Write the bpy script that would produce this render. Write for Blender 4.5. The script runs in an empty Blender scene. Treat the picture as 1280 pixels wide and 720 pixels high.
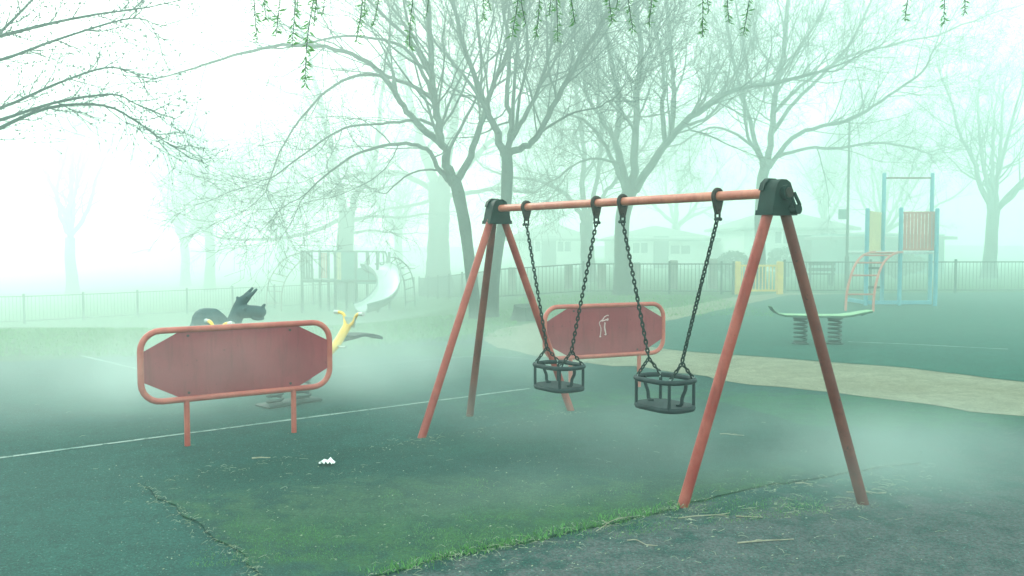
import bpy, math, random
from mathutils import Vector, Matrix, Euler, noise
R = math.radians
rnd = random.Random(7)
scene = bpy.context.scene
COL = scene.collection
V = Vector

# ------------------------------------------------------------------ camera
F = 1100.0; EYE = 1.6; PITCH = math.atan(56 / F)
cam_d = bpy.data.cameras.new('camera'); cam_d.sensor_width = 36; cam_d.lens = 36 * F / 1280
cam_d.clip_start = .05; cam_d.clip_end = 2000
cam = bpy.data.objects.new('camera', cam_d); COL.objects.link(cam)
cam.location = (0, 0, EYE); cam.rotation_euler = (R(90) - PITCH, 0, 0)
scene.camera = cam

def ray(px, py):
    x = (px - 640) / F; u = (360 - py) / F
    return V((x, math.cos(PITCH) + u * math.sin(PITCH), -math.sin(PITCH) + u * math.cos(PITCH)))
def at(px, py, Y):
    d = ray(px, py); return V((0, 0, EYE)) + d * (Y / d.y)
def sm(a, b, t):
    t = max(0, min(1, (t - a) / (b - a))); return t * t * (3 - 2 * t)
def gz(x, y):                                   # the lawn falls away towards the far end of the park
    return -1.15 * sm(13.5, 31, y) * sm(1.5, -6, x)
def gp(px, py, dz=0):                           # point of the ground seen at a pixel
    d = ray(px, py); t = 3.0
    for _ in range(4000):
        p = V((0, 0, EYE)) + d * t
        if p.z <= gz(p.x, p.y): break
        t += .02
    return V((p.x, p.y, gz(p.x, p.y) + dz))

# ------------------------------------------------------------------ mesh helper
class MB:
    def __init__(s): s.v = []; s.f = []
    def add(s, vs, fs):
        o = len(s.v); s.v += [tuple(v) for v in vs]; s.f += [tuple(i + o for i in f) for f in fs]; return s
    def tube(s, pts, rad, n=8, caps=True, closed=False):
        pts = [V(p) for p in pts]; m = len(pts)
        if not hasattr(rad, '__len__'): rad = [rad] * m
        up = None; vs = []
        for i, p in enumerate(pts):
            if closed: t = pts[(i + 1) % m] - pts[i - 1]
            else: t = pts[min(i + 1, m - 1)] - pts[max(i - 1, 0)]
            if t.length < 1e-9: t = V((0, 0, 1))
            t.normalize()
            if up is None:
                up = t.cross(V((0, 0, 1)) if abs(t.z) < .95 else V((1, 0, 0)))
            up = up - t * up.dot(t)
            if up.length < 1e-6: up = t.orthogonal()
            up.normalize(); w = t.cross(up)
            for k in range(n):
                a = 2 * math.pi * k / n
                vs.append(p + (up * math.cos(a) + w * math.sin(a)) * rad[i])
        fs = []
        for i in range(m if closed else m - 1):
            j = (i + 1) % m
            for k in range(n):
                l = (k + 1) % n
                fs.append((i * n + k, i * n + l, j * n + l, j * n + k))
        if caps and not closed:
            fs.append(tuple(range(n))[::-1]); fs.append(tuple((m - 1) * n + k for k in range(n)))
        return s.add(vs, fs)
    def box(s, c, size, mat=None, bev=0.0):
        x, y, z = size[0] / 2, size[1] / 2, size[2] / 2
        b = min(bev, x * .9, y * .9, z * .9)
        vs, fs = [], []
        if b <= 0:
            vs = [(sx * x, sy * y, sz * z) for sx in (-1, 1) for sy in (-1, 1) for sz in (-1, 1)]
            fs = [(0, 1, 3, 2), (4, 6, 7, 5), (0, 4, 5, 1), (2, 3, 7, 6), (0, 2, 6, 4), (1, 5, 7, 3)]
        else:                                   # chamfered prism
            prof = [(-x + b, -y), (x - b, -y), (x, -y + b), (x, y - b), (x - b, y), (-x + b, y), (-x, y - b), (-x, -y + b)]
            ins = [(px * (x - b) / x, py * (y - b) / y) for px, py in prof]
            for pr, zz in ((ins, -z), (prof, -z + b), (prof, z - b), (ins, z)):
                vs += [(p[0], p[1], zz) for p in pr]
            fs = [tuple(range(8))[::-1], tuple(24 + k for k in range(8))]
            for L in range(3):
                for k in range(8):
                    l = (k + 1) % 8; fs.append((L * 8 + k, L * 8 + l, L * 8 + 8 + l, L * 8 + 8 + k))
        M = mat or Matrix.Identity(3); c = V(c)
        return s.add([M @ V(v) + c for v in vs], fs)
    def prism(s, prof, frame, t0, t1):          # prof (a,b) in frame (origin, A, B, N) between t0 and t1 on N
        o, A, B, N = frame; n = len(prof)
        vs = [o + A * a + B * b + N * t for t in (t0, t1) for a, b in prof]
        fs = [tuple(range(n))[::-1], tuple(n + k for k in range(n))]
        fs += [(k, (k + 1) % n, n + (k + 1) % n, n + k) for k in range(n)]
        return s.add(vs, fs)
    def ball(s, c, r, nu=12, nv=8, M=None):
        c = V(c); r = V(r) if hasattr(r, '__len__') else V((r, r, r)); vs = []
        for j in range(nv + 1):
            th = math.pi * j / nv
            for i in range(nu):
                ph = 2 * math.pi * i / nu
                p = V((r.x * math.sin(th) * math.cos(ph), r.y * math.sin(th) * math.sin(ph), r.z * math.cos(th)))
                vs.append(c + (M @ p if M else p))
        fs = [(j * nu + i, (j + 1) * nu + i, (j + 1) * nu + (i + 1) % nu, j * nu + (i + 1) % nu) for j in range(nv) for i in range(nu)]
        return s.add(vs, fs)
    def build(s, name, mat, parent=None, smooth=True):
        o0 = V((0, 0, 0))
        if parent is not None:
            p = parent
            while p is not None: o0 = o0 + p.location; p = p.parent
        me = bpy.data.meshes.new(name)
        me.from_pydata([(v[0] - o0.x, v[1] - o0.y, v[2] - o0.z) for v in s.v], [], s.f)
        me.validate(); me.update()
        if smooth:
            me.polygons.foreach_set('use_smooth', [True] * len(me.polygons))
            try: me.set_sharp_from_angle(angle=R(38))
            except Exception: pass
        if mat: me.materials.append(mat)
        o = bpy.data.objects.new(name, me); COL.objects.link(o)
        if parent is not None: o.parent = parent
        return o

def tag(o, label=None, cat=None, group=None, kind=None):
    if label: o['label'] = label
    if cat: o['category'] = cat
    if group: o['group'] = group
    if kind: o['kind'] = kind
    return o
def thing(name, label, cat, loc, group=None):
    o = bpy.data.objects.new(name, None); o.empty_display_size = .1
    COL.objects.link(o); o.location = loc
    return tag(o, label, cat, group)
def copy_tree(o, parent=None):
    c = o.copy(); COL.objects.link(c); c.parent = parent
    for ch in [x for x in bpy.data.objects if x.parent == o]: copy_tree(ch, c)
    return c
def spline(pts, k=6, closed=False):             # catmull-rom
    pts = [V(p) for p in pts]; n = len(pts); out = []
    for i in range(n if closed else n - 1):
        if closed: a, b, c, d = pts[i - 1], pts[i], pts[(i + 1) % n], pts[(i + 2) % n]
        else: a, b, c, d = pts[max(i - 1, 0)], pts[i], pts[i + 1], pts[min(i + 2, n - 1)]
        for j in range(k):
            t = j / k
            out.append(.5 * (2 * b + (c - a) * t + (2 * a - 5 * b + 4 * c - d) * t * t + (3 * b - a - 3 * c + d) * t ** 3))
    if not closed: out.append(pts[-1])
    return out

# ------------------------------------------------------------------ materials
def new_mat(name):
    m = bpy.data.materials.new(name); m.use_nodes = True
    nt = m.node_tree; b = nt.nodes['Principled BSDF']; return m, nt, b
def mix(nt, fac, a, b, blend='MIX'):
    n = nt.nodes.new('ShaderNodeMix'); n.data_type = 'RGBA'; n.blend_type = blend
    for sock, val in ((n.inputs[0], fac), (n.inputs[6], a), (n.inputs[7], b)):
        if isinstance(val, bpy.types.NodeSocket): nt.links.new(val, sock)
        elif hasattr(val, '__len__'): sock.default_value = (*val[:3], 1)
        else: sock.default_value = val
    return n.outputs[2]
def nz(nt, scale, detail=4, rough=.55, vec=None, dist=0):
    n = nt.nodes.new('ShaderNodeTexNoise'); n.inputs['Scale'].default_value = scale
    n.inputs['Detail'].default_value = detail; n.inputs['Roughness'].default_value = rough
    n.inputs['Distortion'].default_value = dist
    if vec is None:
        g = nt.nodes.new('ShaderNodeNewGeometry'); vec = g.outputs['Position']
    nt.links.new(vec, n.inputs['Vector']); return n.outputs['Fac']
def ramp(nt, val, a, b):
    n = nt.nodes.new('ShaderNodeMapRange'); n.interpolation_type = 'SMOOTHSTEP'
    nt.links.new(val, n.inputs[0]); n.inputs[1].default_value = a; n.inputs[2].default_value = b
    return n.outputs[0]
def math_n(nt, op, a, b=None):
    n = nt.nodes.new('ShaderNodeMath'); n.operation = op
    for i, v in enumerate((a, b)):
        if v is None: continue
        if isinstance(v, bpy.types.NodeSocket): nt.links.new(v, n.inputs[i])
        else: n.inputs[i].default_value = v
    return n.outputs[0]
def bump(nt, b, h, strength=.4, dist=.02):
    n = nt.nodes.new('ShaderNodeBump'); n.inputs['Strength'].default_value = strength
    n.inputs['Distance'].default_value = dist
    nt.links.new(h, n.inputs['Height']); nt.links.new(n.outputs[0], b.inputs['Normal'])
def paint(name, c1, c2, c3=None, rough=.5, metal=0, s1=6, s2=45, chips=.66, bumpd=.002, spec=.5, streak=None):
    """worn paint or metal: two tones, chips and grime"""
    m, nt, b = new_mat(name)
    a = ramp(nt, nz(nt, s1, 5, .6), .35, .65)
    col = mix(nt, a, c1, c2)
    n2 = nz(nt, s2, 6, .7)
    if c3:
        col = mix(nt, ramp(nt, n2, chips, chips + .06), col, c3)
    if streak:
        g = nt.nodes.new('ShaderNodeNewGeometry'); mp = nt.nodes.new('ShaderNodeMapping'); mp.inputs['Scale'].default_value = (1, 1, .12)
        nt.links.new(g.outputs['Position'], mp.inputs[0])
        st_ = ramp(nt, nz(nt, 22, 5, .65, mp.outputs[0]), .48, .68)
        col = mix(nt, math_n(nt, 'MULTIPLY', st_, .25), col, streak)
        sc_ = ramp(nt, nz(nt, 75, 3, .8), .66, .70); col = mix(nt, math_n(nt, 'MULTIPLY', sc_, .8), col, (.06, .04, .035))
    nt.links.new(col, b.inputs['Base Color'])
    b.inputs['Roughness'].default_value = rough; b.inputs['Metallic'].default_value = metal; b.inputs['Specular IOR Level'].default_value = spec
    bump(nt, b, n2, .35, bumpd); return m
def blob(nt, pos, cx, cy, rx, ry, rot=0):       # soft elliptical region on the ground, 1 inside
    mp = nt.nodes.new('ShaderNodeMapping'); mp.vector_type = 'TEXTURE'
    mp.inputs['Location'].default_value = (cx, cy, 0); mp.inputs['Rotation'].default_value = (0, 0, rot)
    mp.inputs['Scale'].default_value = (rx, ry, 1e6)
    nt.links.new(pos, mp.inputs[0])
    ln = nt.nodes.new('ShaderNodeVectorMath'); ln.operation = 'LENGTH'
    nt.links.new(mp.outputs[0], ln.inputs[0]); return ln.outputs['Value']
def ground_mat(name, c1, c2, speck, moss=None, blobs=(), rough=.9, spk=.67, s_big=.7):
    m, nt, b = new_mat(name)
    g = nt.nodes.new('ShaderNodeNewGeometry'); pos = g.outputs['Position']
    big = nz(nt, s_big, 6, .6, pos); mid = nz(nt, 5, 6, .65, pos); fine = nz(nt, 120, 3, .6, pos)
    col = mix(nt, ramp(nt, big, .32, .68), c1, c2)
    for bl in blobs:
        d = blob(nt, pos, *bl[:5])
        dd = math_n(nt, 'ADD', d, math_n(nt, 'MULTIPLY', math_n(nt, 'SUBTRACT', mid, .5), 2.4))
        f = math_n(nt, 'MULTIPLY', ramp(nt, dd, 1.15, .55), bl[6] if len(bl) > 6 else .8)
        col = mix(nt, f, col, bl[5])
    col = mix(nt, math_n(nt, 'MULTIPLY', ramp(nt, mid, .42, .62), .5), col, tuple(x * .6 for x in c1))
    col = mix(nt, math_n(nt, 'MULTIPLY', ramp(nt, nz(nt, 46, 4, .75, pos), .40, .60), .62), col, tuple(x * .38 for x in c2))
    col = mix(nt, math_n(nt, 'MULTIPLY', ramp(nt, fine, .5, .66), .5), col, tuple(min(1, x * 2.1) for x in c2))
    sp = nz(nt, 60, 2, .5, pos)
    col = mix(nt, math_n(nt, 'MULTIPLY', ramp(nt, sp, spk, spk + .05), .5), col, speck)
    nt.links.new(col, b.inputs['Base Color']); b.inputs['Roughness'].default_value = rough
    b.inputs['Specular IOR Level'].default_value = .25
    h = math_n(nt, 'ADD', math_n(nt, 'MULTIPLY', fine, .6), mid)
    bump(nt, b, h, .8, .03); return m

M = {}
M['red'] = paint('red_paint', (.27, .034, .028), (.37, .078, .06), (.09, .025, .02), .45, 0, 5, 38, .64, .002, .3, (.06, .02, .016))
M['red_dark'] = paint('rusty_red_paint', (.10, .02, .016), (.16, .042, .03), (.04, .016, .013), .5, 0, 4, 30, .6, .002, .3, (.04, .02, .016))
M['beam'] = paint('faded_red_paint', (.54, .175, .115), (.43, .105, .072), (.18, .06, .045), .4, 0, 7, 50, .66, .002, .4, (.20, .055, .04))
M['panel'] = paint('dull_red_board', (.24, .035, .05), (.29, .05, .065), (.08, .012, .017), .65, 0, 3, 26, .64, .002, .2, (.065, .013, .016))
M['tube'] = paint('pink_red_tube_paint', (.50, .125, .095), (.40, .075, .062), (.22, .07, .055), .4, 0, 6, 45, .68, .002, .35, (.22, .04, .035))
M['chalk'] = paint('white_paint', (.62, .45, .45), (.5, .36, .36), None, .7)
M['cap'] = paint('dark_green_casting', (.003, .019, .016), (.006, .028, .024), (.015, .05, .042), .5, .0, 9, 60, .68, .002, .12)
M['iron'] = paint('dark_iron', (.008, .02, .018), (.015, .03, .028), (.04, .03, .02), .5, .0, 14, 80, .68, .002, .15)
M['bracket'] = paint('rusty_iron', (.04, .026, .022), (.022, .024, .02), (.10, .04, .025), .6, .0, 20, 90, .6, .002, .2)
M['rubber'] = paint('black_rubber', (.014, .026, .03), (.022, .038, .042), (.04, .06, .06), .6, 0, 10, 70, .7, .002, .15)
M['steel'] = paint('galvanised_steel', (.55, .6, .6), (.42, .47, .47), None, .3, .8, 8, 60)
M['steel_dark'] = paint('shade_darkened_steel', (.16, .22, .22), (.12, .17, .17), None, .5, .3, 8, 60)  # darker copy of the chute steel, underside shade put into its colour
M['slide'] = paint('polished_steel_chute', (.60, .63, .63), (.5, .54, .54), None, .4, .3, 2, 30)
M['yellow'] = paint('yellow_paint', (.85, .50, .06), (.74, .42, .06), (.45, .30, .10), .4, 0, 6, 50, .68)
M['grip'] = paint('pale_rubber_grip', (.55, .55, .52), (.42, .43, .42), None, .6)
M['blue'] = paint('blue_paint', (.05, .26, .36), (.07, .32, .42), (.2, .3, .32), .45, 0, 5, 45, .69)
M['teal_panel'] = paint('teal_board', (.05, .16, .15), (.07, .2, .18), None, .6, 0, 3, 20)
M['cream_panel'] = paint('cream_yellow_board', (.62, .5, .26), (.55, .43, .22), None, .6, 0, 3, 20)
M['pink_panel'] = paint('faded_red_board', (.5, .16, .13), (.42, .12, .1), None, .6, 0, 3, 20)
M['arch'] = paint('faded_arch_paint', (.16, .11, .09), (.10, .10, .09), None, .6)
M['frame_dark'] = paint('dark_teal_frame_paint', (.008, .034, .034), (.014, .05, .046), (.05, .07, .06), .6, 0, 6, 45, .68, .002, .2)
M['creature'] = paint('slate_moulded_plastic', (.010, .045, .055), (.016, .062, .07), (.04, .09, .095), .6, 0, 5, 40, .7, .002, .2)
M['fence'] = paint('grey_green_railing_paint', (.012, .04, .036), (.02, .054, .048), None, .7, 0, 6, 45, .68, .002, .2)
M['wood'] = paint('weathered_wood', (.12, .12, .1), (.18, .17, .14), (.07, .07, .06), .85, 0, 4, 30, .6, .006)
M['white_wall'] = paint('pale_render', (.80, .80, .77), (.74, .74, .71), None, .9, 0, .6, 14)
M['roof'] = paint('grey_roof_tiles', (.13, .15, .14), (.18, .19, .175), None, .85, 0, .9, 9, .6, .02)
M['glass'] = paint('dark_window_glass', (.05, .07, .08), (.07, .09, .1), None, .1)
M['board_green'] = paint('dark_green_springboard', (.012, .06, .04), (.02, .085, .055), (.15, .2, .16), .5, 0, 4, 40, .72)
M['board_top'] = paint('pale_board_top', (.26, .42, .25), (.2, .33, .2), None, .7)
M['stick'] = paint('dry_twig', (.22, .2, .14), (.32, .3, .23), (.1, .09, .06), .9, 0, 20, 60, .62)
M['paper'] = paint('white_paper', (.85, .86, .85), (.8, .8, .8), None, .8)
M['bark'] = paint('grey_bark', (.022, .042, .034), (.040, .064, .052), (.012, .022, .018), .95, 0, 3, 16, .55, .02)
M['bark_near'] = paint('dark_bark', (.012, .026, .023), (.02, .038, .033), None, .95, 0, 6, 30, .6, .006)
M['leaf'] = paint('young_willow_leaf', (.07, .17, .05), (.11, .24, .075), None, .6, 0, 12, 40)
def leafy(name, col, tr):
    m, nt, b = new_mat(name)
    c = mix(nt, ramp(nt, nz(nt, 25, 2), .35, .65), col, tuple(x * .65 for x in col)); nt.links.new(c, b.inputs['Base Color']); b.inputs['Roughness'].default_value = .6
    t = nt.nodes.new('ShaderNodeBsdfTranslucent'); t.inputs[0].default_value = (*tr, 1); ms = nt.nodes.new('ShaderNodeMixShader'); ms.inputs[0].default_value = .5
    out = [n for n in nt.nodes if n.type == 'OUTPUT_MATERIAL'][0]
    nt.links.new(b.outputs[0], ms.inputs[1]); nt.links.new(t.outputs[0], ms.inputs[2]); nt.links.new(ms.outputs[0], out.inputs[0]); return m
M['bark_bud_hazed'] = paint('hazed_budding_bark', (.03, .07, .06), (.05, .10, .085), None, .95, 0, 6, 30, .6, .006, .1)  # budded tree's bark, lightened to put haze into its colour
M['leaf'] = leafy('young_willow_leaf', (.07, .20, .06), (.10, .30, .07))
M['bush'] = paint('evergreen_leaf', (.035, .075, .045), (.055, .11, .06), None, .8, 0, 6, 20)

# colours of the ground
TEAL1, TEAL2 = (.008, .060, .053), (.014, .082, .071)
MOSS = (.052, .150, .060)
M['tarmac'] = ground_mat('green_rubber_tarmac', TEAL1, TEAL2, (.2, .3, .26),
    blobs=[(3.0, 8.4, 3.2, .95, -.13, (.012, .105, .038), .9), (-3.3, 13.0, 7.0, .8, 0, MOSS, .7),
           (1.9, 4.35, 3.4, 1.15, .3, (.10, .098, .108), .97), (5.0, 6.2, 2.2, 1.5, .5, (.06, .07, .072), .8)])  # front grey patch: grey tarmac, lightened to paint in the mist over it
M['mat'] = ground_mat('mossy_play_mat', (.007, .055, .048), (.015, .075, .062), (.14, .22, .13),
    blobs=[(-.2, 4.95, 2.1, .85, .06, (.030, .100, .032), .8), (-.6, 5.5, 1.2, .5, .2, (.05, .095, .065), .6), (1.2, 5.7, 1.2, .3, .4, (.05, .10, .062), .6), (.65, 5.0, 1.5, .42, .42, (.032, .098, .027), .7),  # moss greens; the greyish patches paint a pale haze veil into the colour
           (.1, 6.3, 1.5, .35, .1, (.012, .06, .055), .6), (1.3, 6.6, 1.6, .4, .2, (.03, .06, .058), .6)], spk=.655)
M['grass'] = ground_mat('short_lawn', (.026, .092, .034), (.042, .115, .046), (.14, .22, .09),
    blobs=[(-3, 15, 9, 2.2, 0, (.045, .165, .030), .85)], s_big=.35)
M['path'] = ground_mat('sandy_path', (.20, .20, .14), (.27, .265, .195), (.09, .11, .08), s_big=1.2)
M['rubber_area'] = ground_mat('teal_rubber_area', (.009, .085, .068), (.015, .105, .082), (.2, .3, .26))
M['line'] = paint('worn_white_line_paint', (.24, .30, .28), (.12, .2, .18), (.02, .08, .068), .85, 0, 2.5, 14, .55)
M['blade'] = paint('grass_blade', (.075, .23, .05), (.10, .27, .075), None, .8, 0, 2, 12)
M['debris'] = paint('pale_dry_debris', (.17, .21, .13), (.30, .33, .25), (.05, .09, .055), .9, 0, 9, 40, .55)
exec_order = []

# ------------------------------------------------------------------ ground sheets
def terrain():
    xs = [-320, -160, -90, -60] + [-45 + 1.0 * i for i in range(91)] + [60, 90, 160, 320]
    ys = [-60, -30, -12] + [-6 + 1.0 * i for i in range(75)] + [80, 100, 150, 320, 600]
    b = MB(); vs = []; nx = len(xs)
    for y in ys:
        for x in xs:
            n = .0 if y < 14.5 and x > -14 or (x > -1) else .05 * noise.noise(V((x * .3, y * .3, 0)))
            vs.append((x, y, gz(x, y) + n))
    fs = [(j * nx + i, j * nx + i + 1, (j + 1) * nx + i + 1, (j + 1) * nx + i) for j in range(len(ys) - 1) for i in range(nx - 1)]
    b.add(vs, fs)
    return tag(b.build('ground', M['grass']), kind='structure')
terrain()
def sheet(name, pts, z, mat, jit=0, sub=.35, kind='structure', skirt=0):
    """flat sheet with a slightly ragged outline"""
    out = []; n = len(pts)
    for i in range(n):
        a, b_ = V(pts[i]).to_2d(), V(pts[(i + 1) % n]).to_2d()
        k = max(1, int((b_ - a).length / sub)) if jit else 1
        for j in range(k):
            p = a.lerp(b_, j / k)
            if jit:
                q = noise.noise_vector(V((p.x * 3, p.y * 3, 3.3))) * jit + noise.noise_vector(V((p.x * 14, p.y * 14, 1.3))) * jit * .5
                p = p + q.to_2d()
            out.append((p.x, p.y))
    b = MB(); m = len(out)
    vs = [(x, y, z) for x, y in out]; fs = [tuple(range(m))]
    if skirt:
        vs += [(x, y, z - skirt) for x, y in out]
        fs += [(i, m + i, m + (i + 1) % m, (i + 1) % m) for i in range(m)]
    b.add(vs, fs)
    o = b.build(name, mat, smooth=False)
    return tag(o, kind=kind)
g2 = lambda *p: [gp(*q) for q in p]
tar = [V((-40, -8, 0)), V((40, -8, 0)), V((40, 9.5, 0))] + g2((1280, 500), (1100, 480), (900, 455), (760, 440), (660, 425), (600, 417), (480, 429), (330, 438), (147, 446), (20, 452)) + [V((-40, 11.6, 0))]
sheet('tarmac', tar, .004, M['tarmac'], .10)
path_pts = g2((985, 366), (920, 371), (850, 384), (760, 391), (690, 401), (630, 411), (603, 423), (622, 436), (700, 452), (830, 463), (940, 481), (1040, 492), (1132, 504), (1290, 524)) + [V((24, 8.6, 0)), V((24, 14, 0))] + g2((1290, 474),) + [V((18, 25, 0))]
sheet('path', path_pts, .009, M['path'], .14, .2)
rub = g2((775, 421), (830, 403), (900, 388), (985, 369.5), (1132, 366.5), (1290, 366)) + [V((30, 27.5, 0)), V((30, 13, 0))] + g2((1290, 480), (1132, 461), (950, 447), (850, 440), (790, 432))
sheet('rubber_surface', rub, .014, M['rubber_area'], .06)
mat_pts = g2((176, 605), (290, 585), (420, 567), (540, 548), (640, 530), (722, 514), (870, 497), (960, 520), (1060, 548), (1150, 566), (1150, 580), (1040, 598), (950, 612), (852, 636), (760, 658), (640, 684), (540, 704), (455, 728), (335, 728), (280, 682), (225, 640))
sheet('play_mat', mat_pts, .015, M['mat'], .05, .07, skirt=.010)
def line(p, q, w, name='court_line'):
    a, b_ = gp(*p), gp(*q); d = (b_ - a).normalized(); n = V((-d.y, d.x, 0)) * w / 2
    pts = []; k = max(4, int((b_ - a).length / .18))
    for i in range(k + 1):
        pts.append(a.lerp(b_, i / k) + n * (1 + .7 * noise.noise(V((i * .7, w * 50, 0)))))
    for i in range(k, -1, -1):
        pts.append(a.lerp(b_, i / k) - n * (1 + .7 * noise.noise(V((i * .7, 9, 2)))))
    b = MB().add([(x.x, x.y, .0085) for x in pts], [tuple(range(len(pts)))])
    return tag(b.build(name, M['line'], smooth=False), kind='structure')
line((-140, 592), (662, 486.5), .045)
line((405, 461), (602, 445), .035); line((602, 445), (662, 449), .03)
line((100, 445), (176, 463), .05)
line((176, 463), (190, 466), .05)
def line_hi(p, q, w):
    o = line(p, q, w); o.location.z = .0095; return o
line_hi((1060, 428.5), (1132, 431.5), .05); line_hi((1132, 431.5), (1260, 438), .05)

# ------------------------------------------------------------------ swing frame
SW_L, SW_R, SW_Z = V((-.13, 7.80, 0)), V((1.61, 5.37, 0)), 1.905
bd = (SW_R - SW_L).normalized(); bp = V((-bd.y, bd.x, 0)); UP = V((0, 0, 1))
swing = thing('swing_frame', 'faded red tubular swing frame with dark green end castings standing on the mat', 'swing frame', (SW_L + SW_R) / 2)
hz_ = V((0, 0, SW_Z))
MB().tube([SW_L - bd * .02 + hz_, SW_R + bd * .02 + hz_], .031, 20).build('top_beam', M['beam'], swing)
def end_casting(c, outward):
    b = MB(); o = c + V((0, 0, SW_Z))
    prof = [(x * .84, z) for x, z in [(-.135, -.125), (.135, -.125), (.095, .02), (.07, .062), (.025, .08), (-.035, .08), (-.075, .055), (-.095, .02)]]
    b.prism(prof, (o, bp, UP, bd), -.06, .055)
    b.prism([(x * .88, z) for x, z in [(-.105, .015), (.105, .015), (.085, .06), (.03, .09), (-.04, .09), (-.085, .06)]], (o, bp, UP, bd), -.066, -.03)
    b.prism([(-.118, -.135), (.118, -.135), (.113, -.105), (-.113, -.105)], (o, bp, UP, bd), -.068, .063)
    cst = b.build('end_casting', M['cap'], swing)
    h = MB()                                    # clamp ring, two bolts and the empty lug on the outer face
    h.tube([o + bd * outward * .055 + bp * .0, o + bd * outward * .085], .045, 20)
    h.tube([o + bd * outward * .09 + bp * .02 + UP * -.02, o + bd * outward * .10 + bp * .055 + UP * -.1], .010, 8)
    h.tube([o + bd * outward * .09 + bp * .045 + UP * .0, o + bd * outward * .10 + bp * .09 + UP * -.075], .011, 8)
    h.tube([o + bd * outward * .05 + bp * .07 + UP * -.1, o + bd * outward * .11 + bp * .07 + UP * -.1], .03, 14)
    h.build('clamp', M['cap'], cst)
    t = MB(); t.tube([o + bd * outward * .07, o + bd * outward * .098], .03, 18)
    t.build('beam_plug', M['bracket'], cst)
end_casting(SW_R, 1); end_casting(SW_L, -1)
def leg(c, side, foot, mat, brace=0):
    top = c + V((0, 0, SW_Z - .06)) + bp * .055 * side + bd * .05 * brace
    f = foot + V((0, 0, .0))
    d = (top - f).normalized()
    lo = f - d * .06
    b = MB().tube([lo, f + d * .3, top], [.0345, .034, .033], 18)
    return b.build('leg', mat, swing)
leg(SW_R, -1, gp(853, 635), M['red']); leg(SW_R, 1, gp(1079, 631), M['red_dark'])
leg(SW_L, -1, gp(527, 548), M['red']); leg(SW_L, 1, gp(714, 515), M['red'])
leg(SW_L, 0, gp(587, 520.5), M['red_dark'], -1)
ts = (.145, .444, .542, .844)
blen = (SW_R - SW_L).length
hang_pts = []
for t in ts:
    o = SW_L + bd * blen * t + hz_
    b = MB()
    ring = [o + (bp * math.cos(a) + UP * math.sin(a)) * .042 for a in [2 * math.pi * k / 20 for k in range(20)]]
    b.tube(ring, .0155, 8, closed=True)
    prof = [(-.046, -.004), (-.040, -.034), (-.03, -.07), (-.018, -.105), (0, -.118), (.018, -.105), (.03, -.07), (.040, -.034), (.046, -.004), (.036, -.026), (0, -.0375), (-.036, -.026)]
    b.prism(prof, (o, bp, UP, bd), -.013, .013)
    b.tube([o - UP * .088 - bd * .02, o - UP * .088 + bd * .02], .009, 10)
    b.build('hanger_bracket', M['bracket'], swing)
    hang_pts.append(o - UP * .10)

# ------------------------------------------------------------------ chains and cradle seats
def chain(b, p, q, link=.054, w=.017, r=.0062, sag=0):
    L = (q - p).length; pitch = link - 4 * r * .92
    n = max(1, round((L - link) / pitch) + 1); step = L / n
    d = (q - p).normalized(); side = d.orthogonal().normalized(); other = d.cross(side)
    rot = rnd.uniform(0, 1.5)
    for i in range(n):
        c = p + d * (step * (i + .5)); a = (rot + (i % 2) * math.pi / 2) + rnd.uniform(-.18, .18)
        s_ = side * math.cos(a) + other * math.sin(a)
        hl = (step + 4 * r * .92) / 2 - w; pts = []
        for k in range(5):
            t = math.pi * k / 4; pts.append(c + d * (hl + w * math.sin(t) - r) + s_ * (math.cos(t) * (w - r)))
        for k in range(5):
            t = math.pi * k / 4; pts.append(c - d * (hl + w * math.sin(t) - r) - s_ * (math.cos(t) * (w - r)))
        b.tube(pts, r, 5, closed=True)
def shackle(o, p, par, side=1):
    b = MB()
    b.tube(spline([p + bp * .018 - UP * .05, p + bp * .02 - UP * .01, p + UP * .012, p - bp * .02 - UP * .01, p - bp * .018 - UP * .05], 4), .0075, 8)
    b.tube([p + bp * .026 - UP * .05, p - bp * .026 - UP * .05], .008, 8)
    b.tube([p + bp * .024 * side - UP * .05, p + bp * .034 * side - UP * .047], .012, 8)
    b.build('shackle', M['iron'], par)
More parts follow.
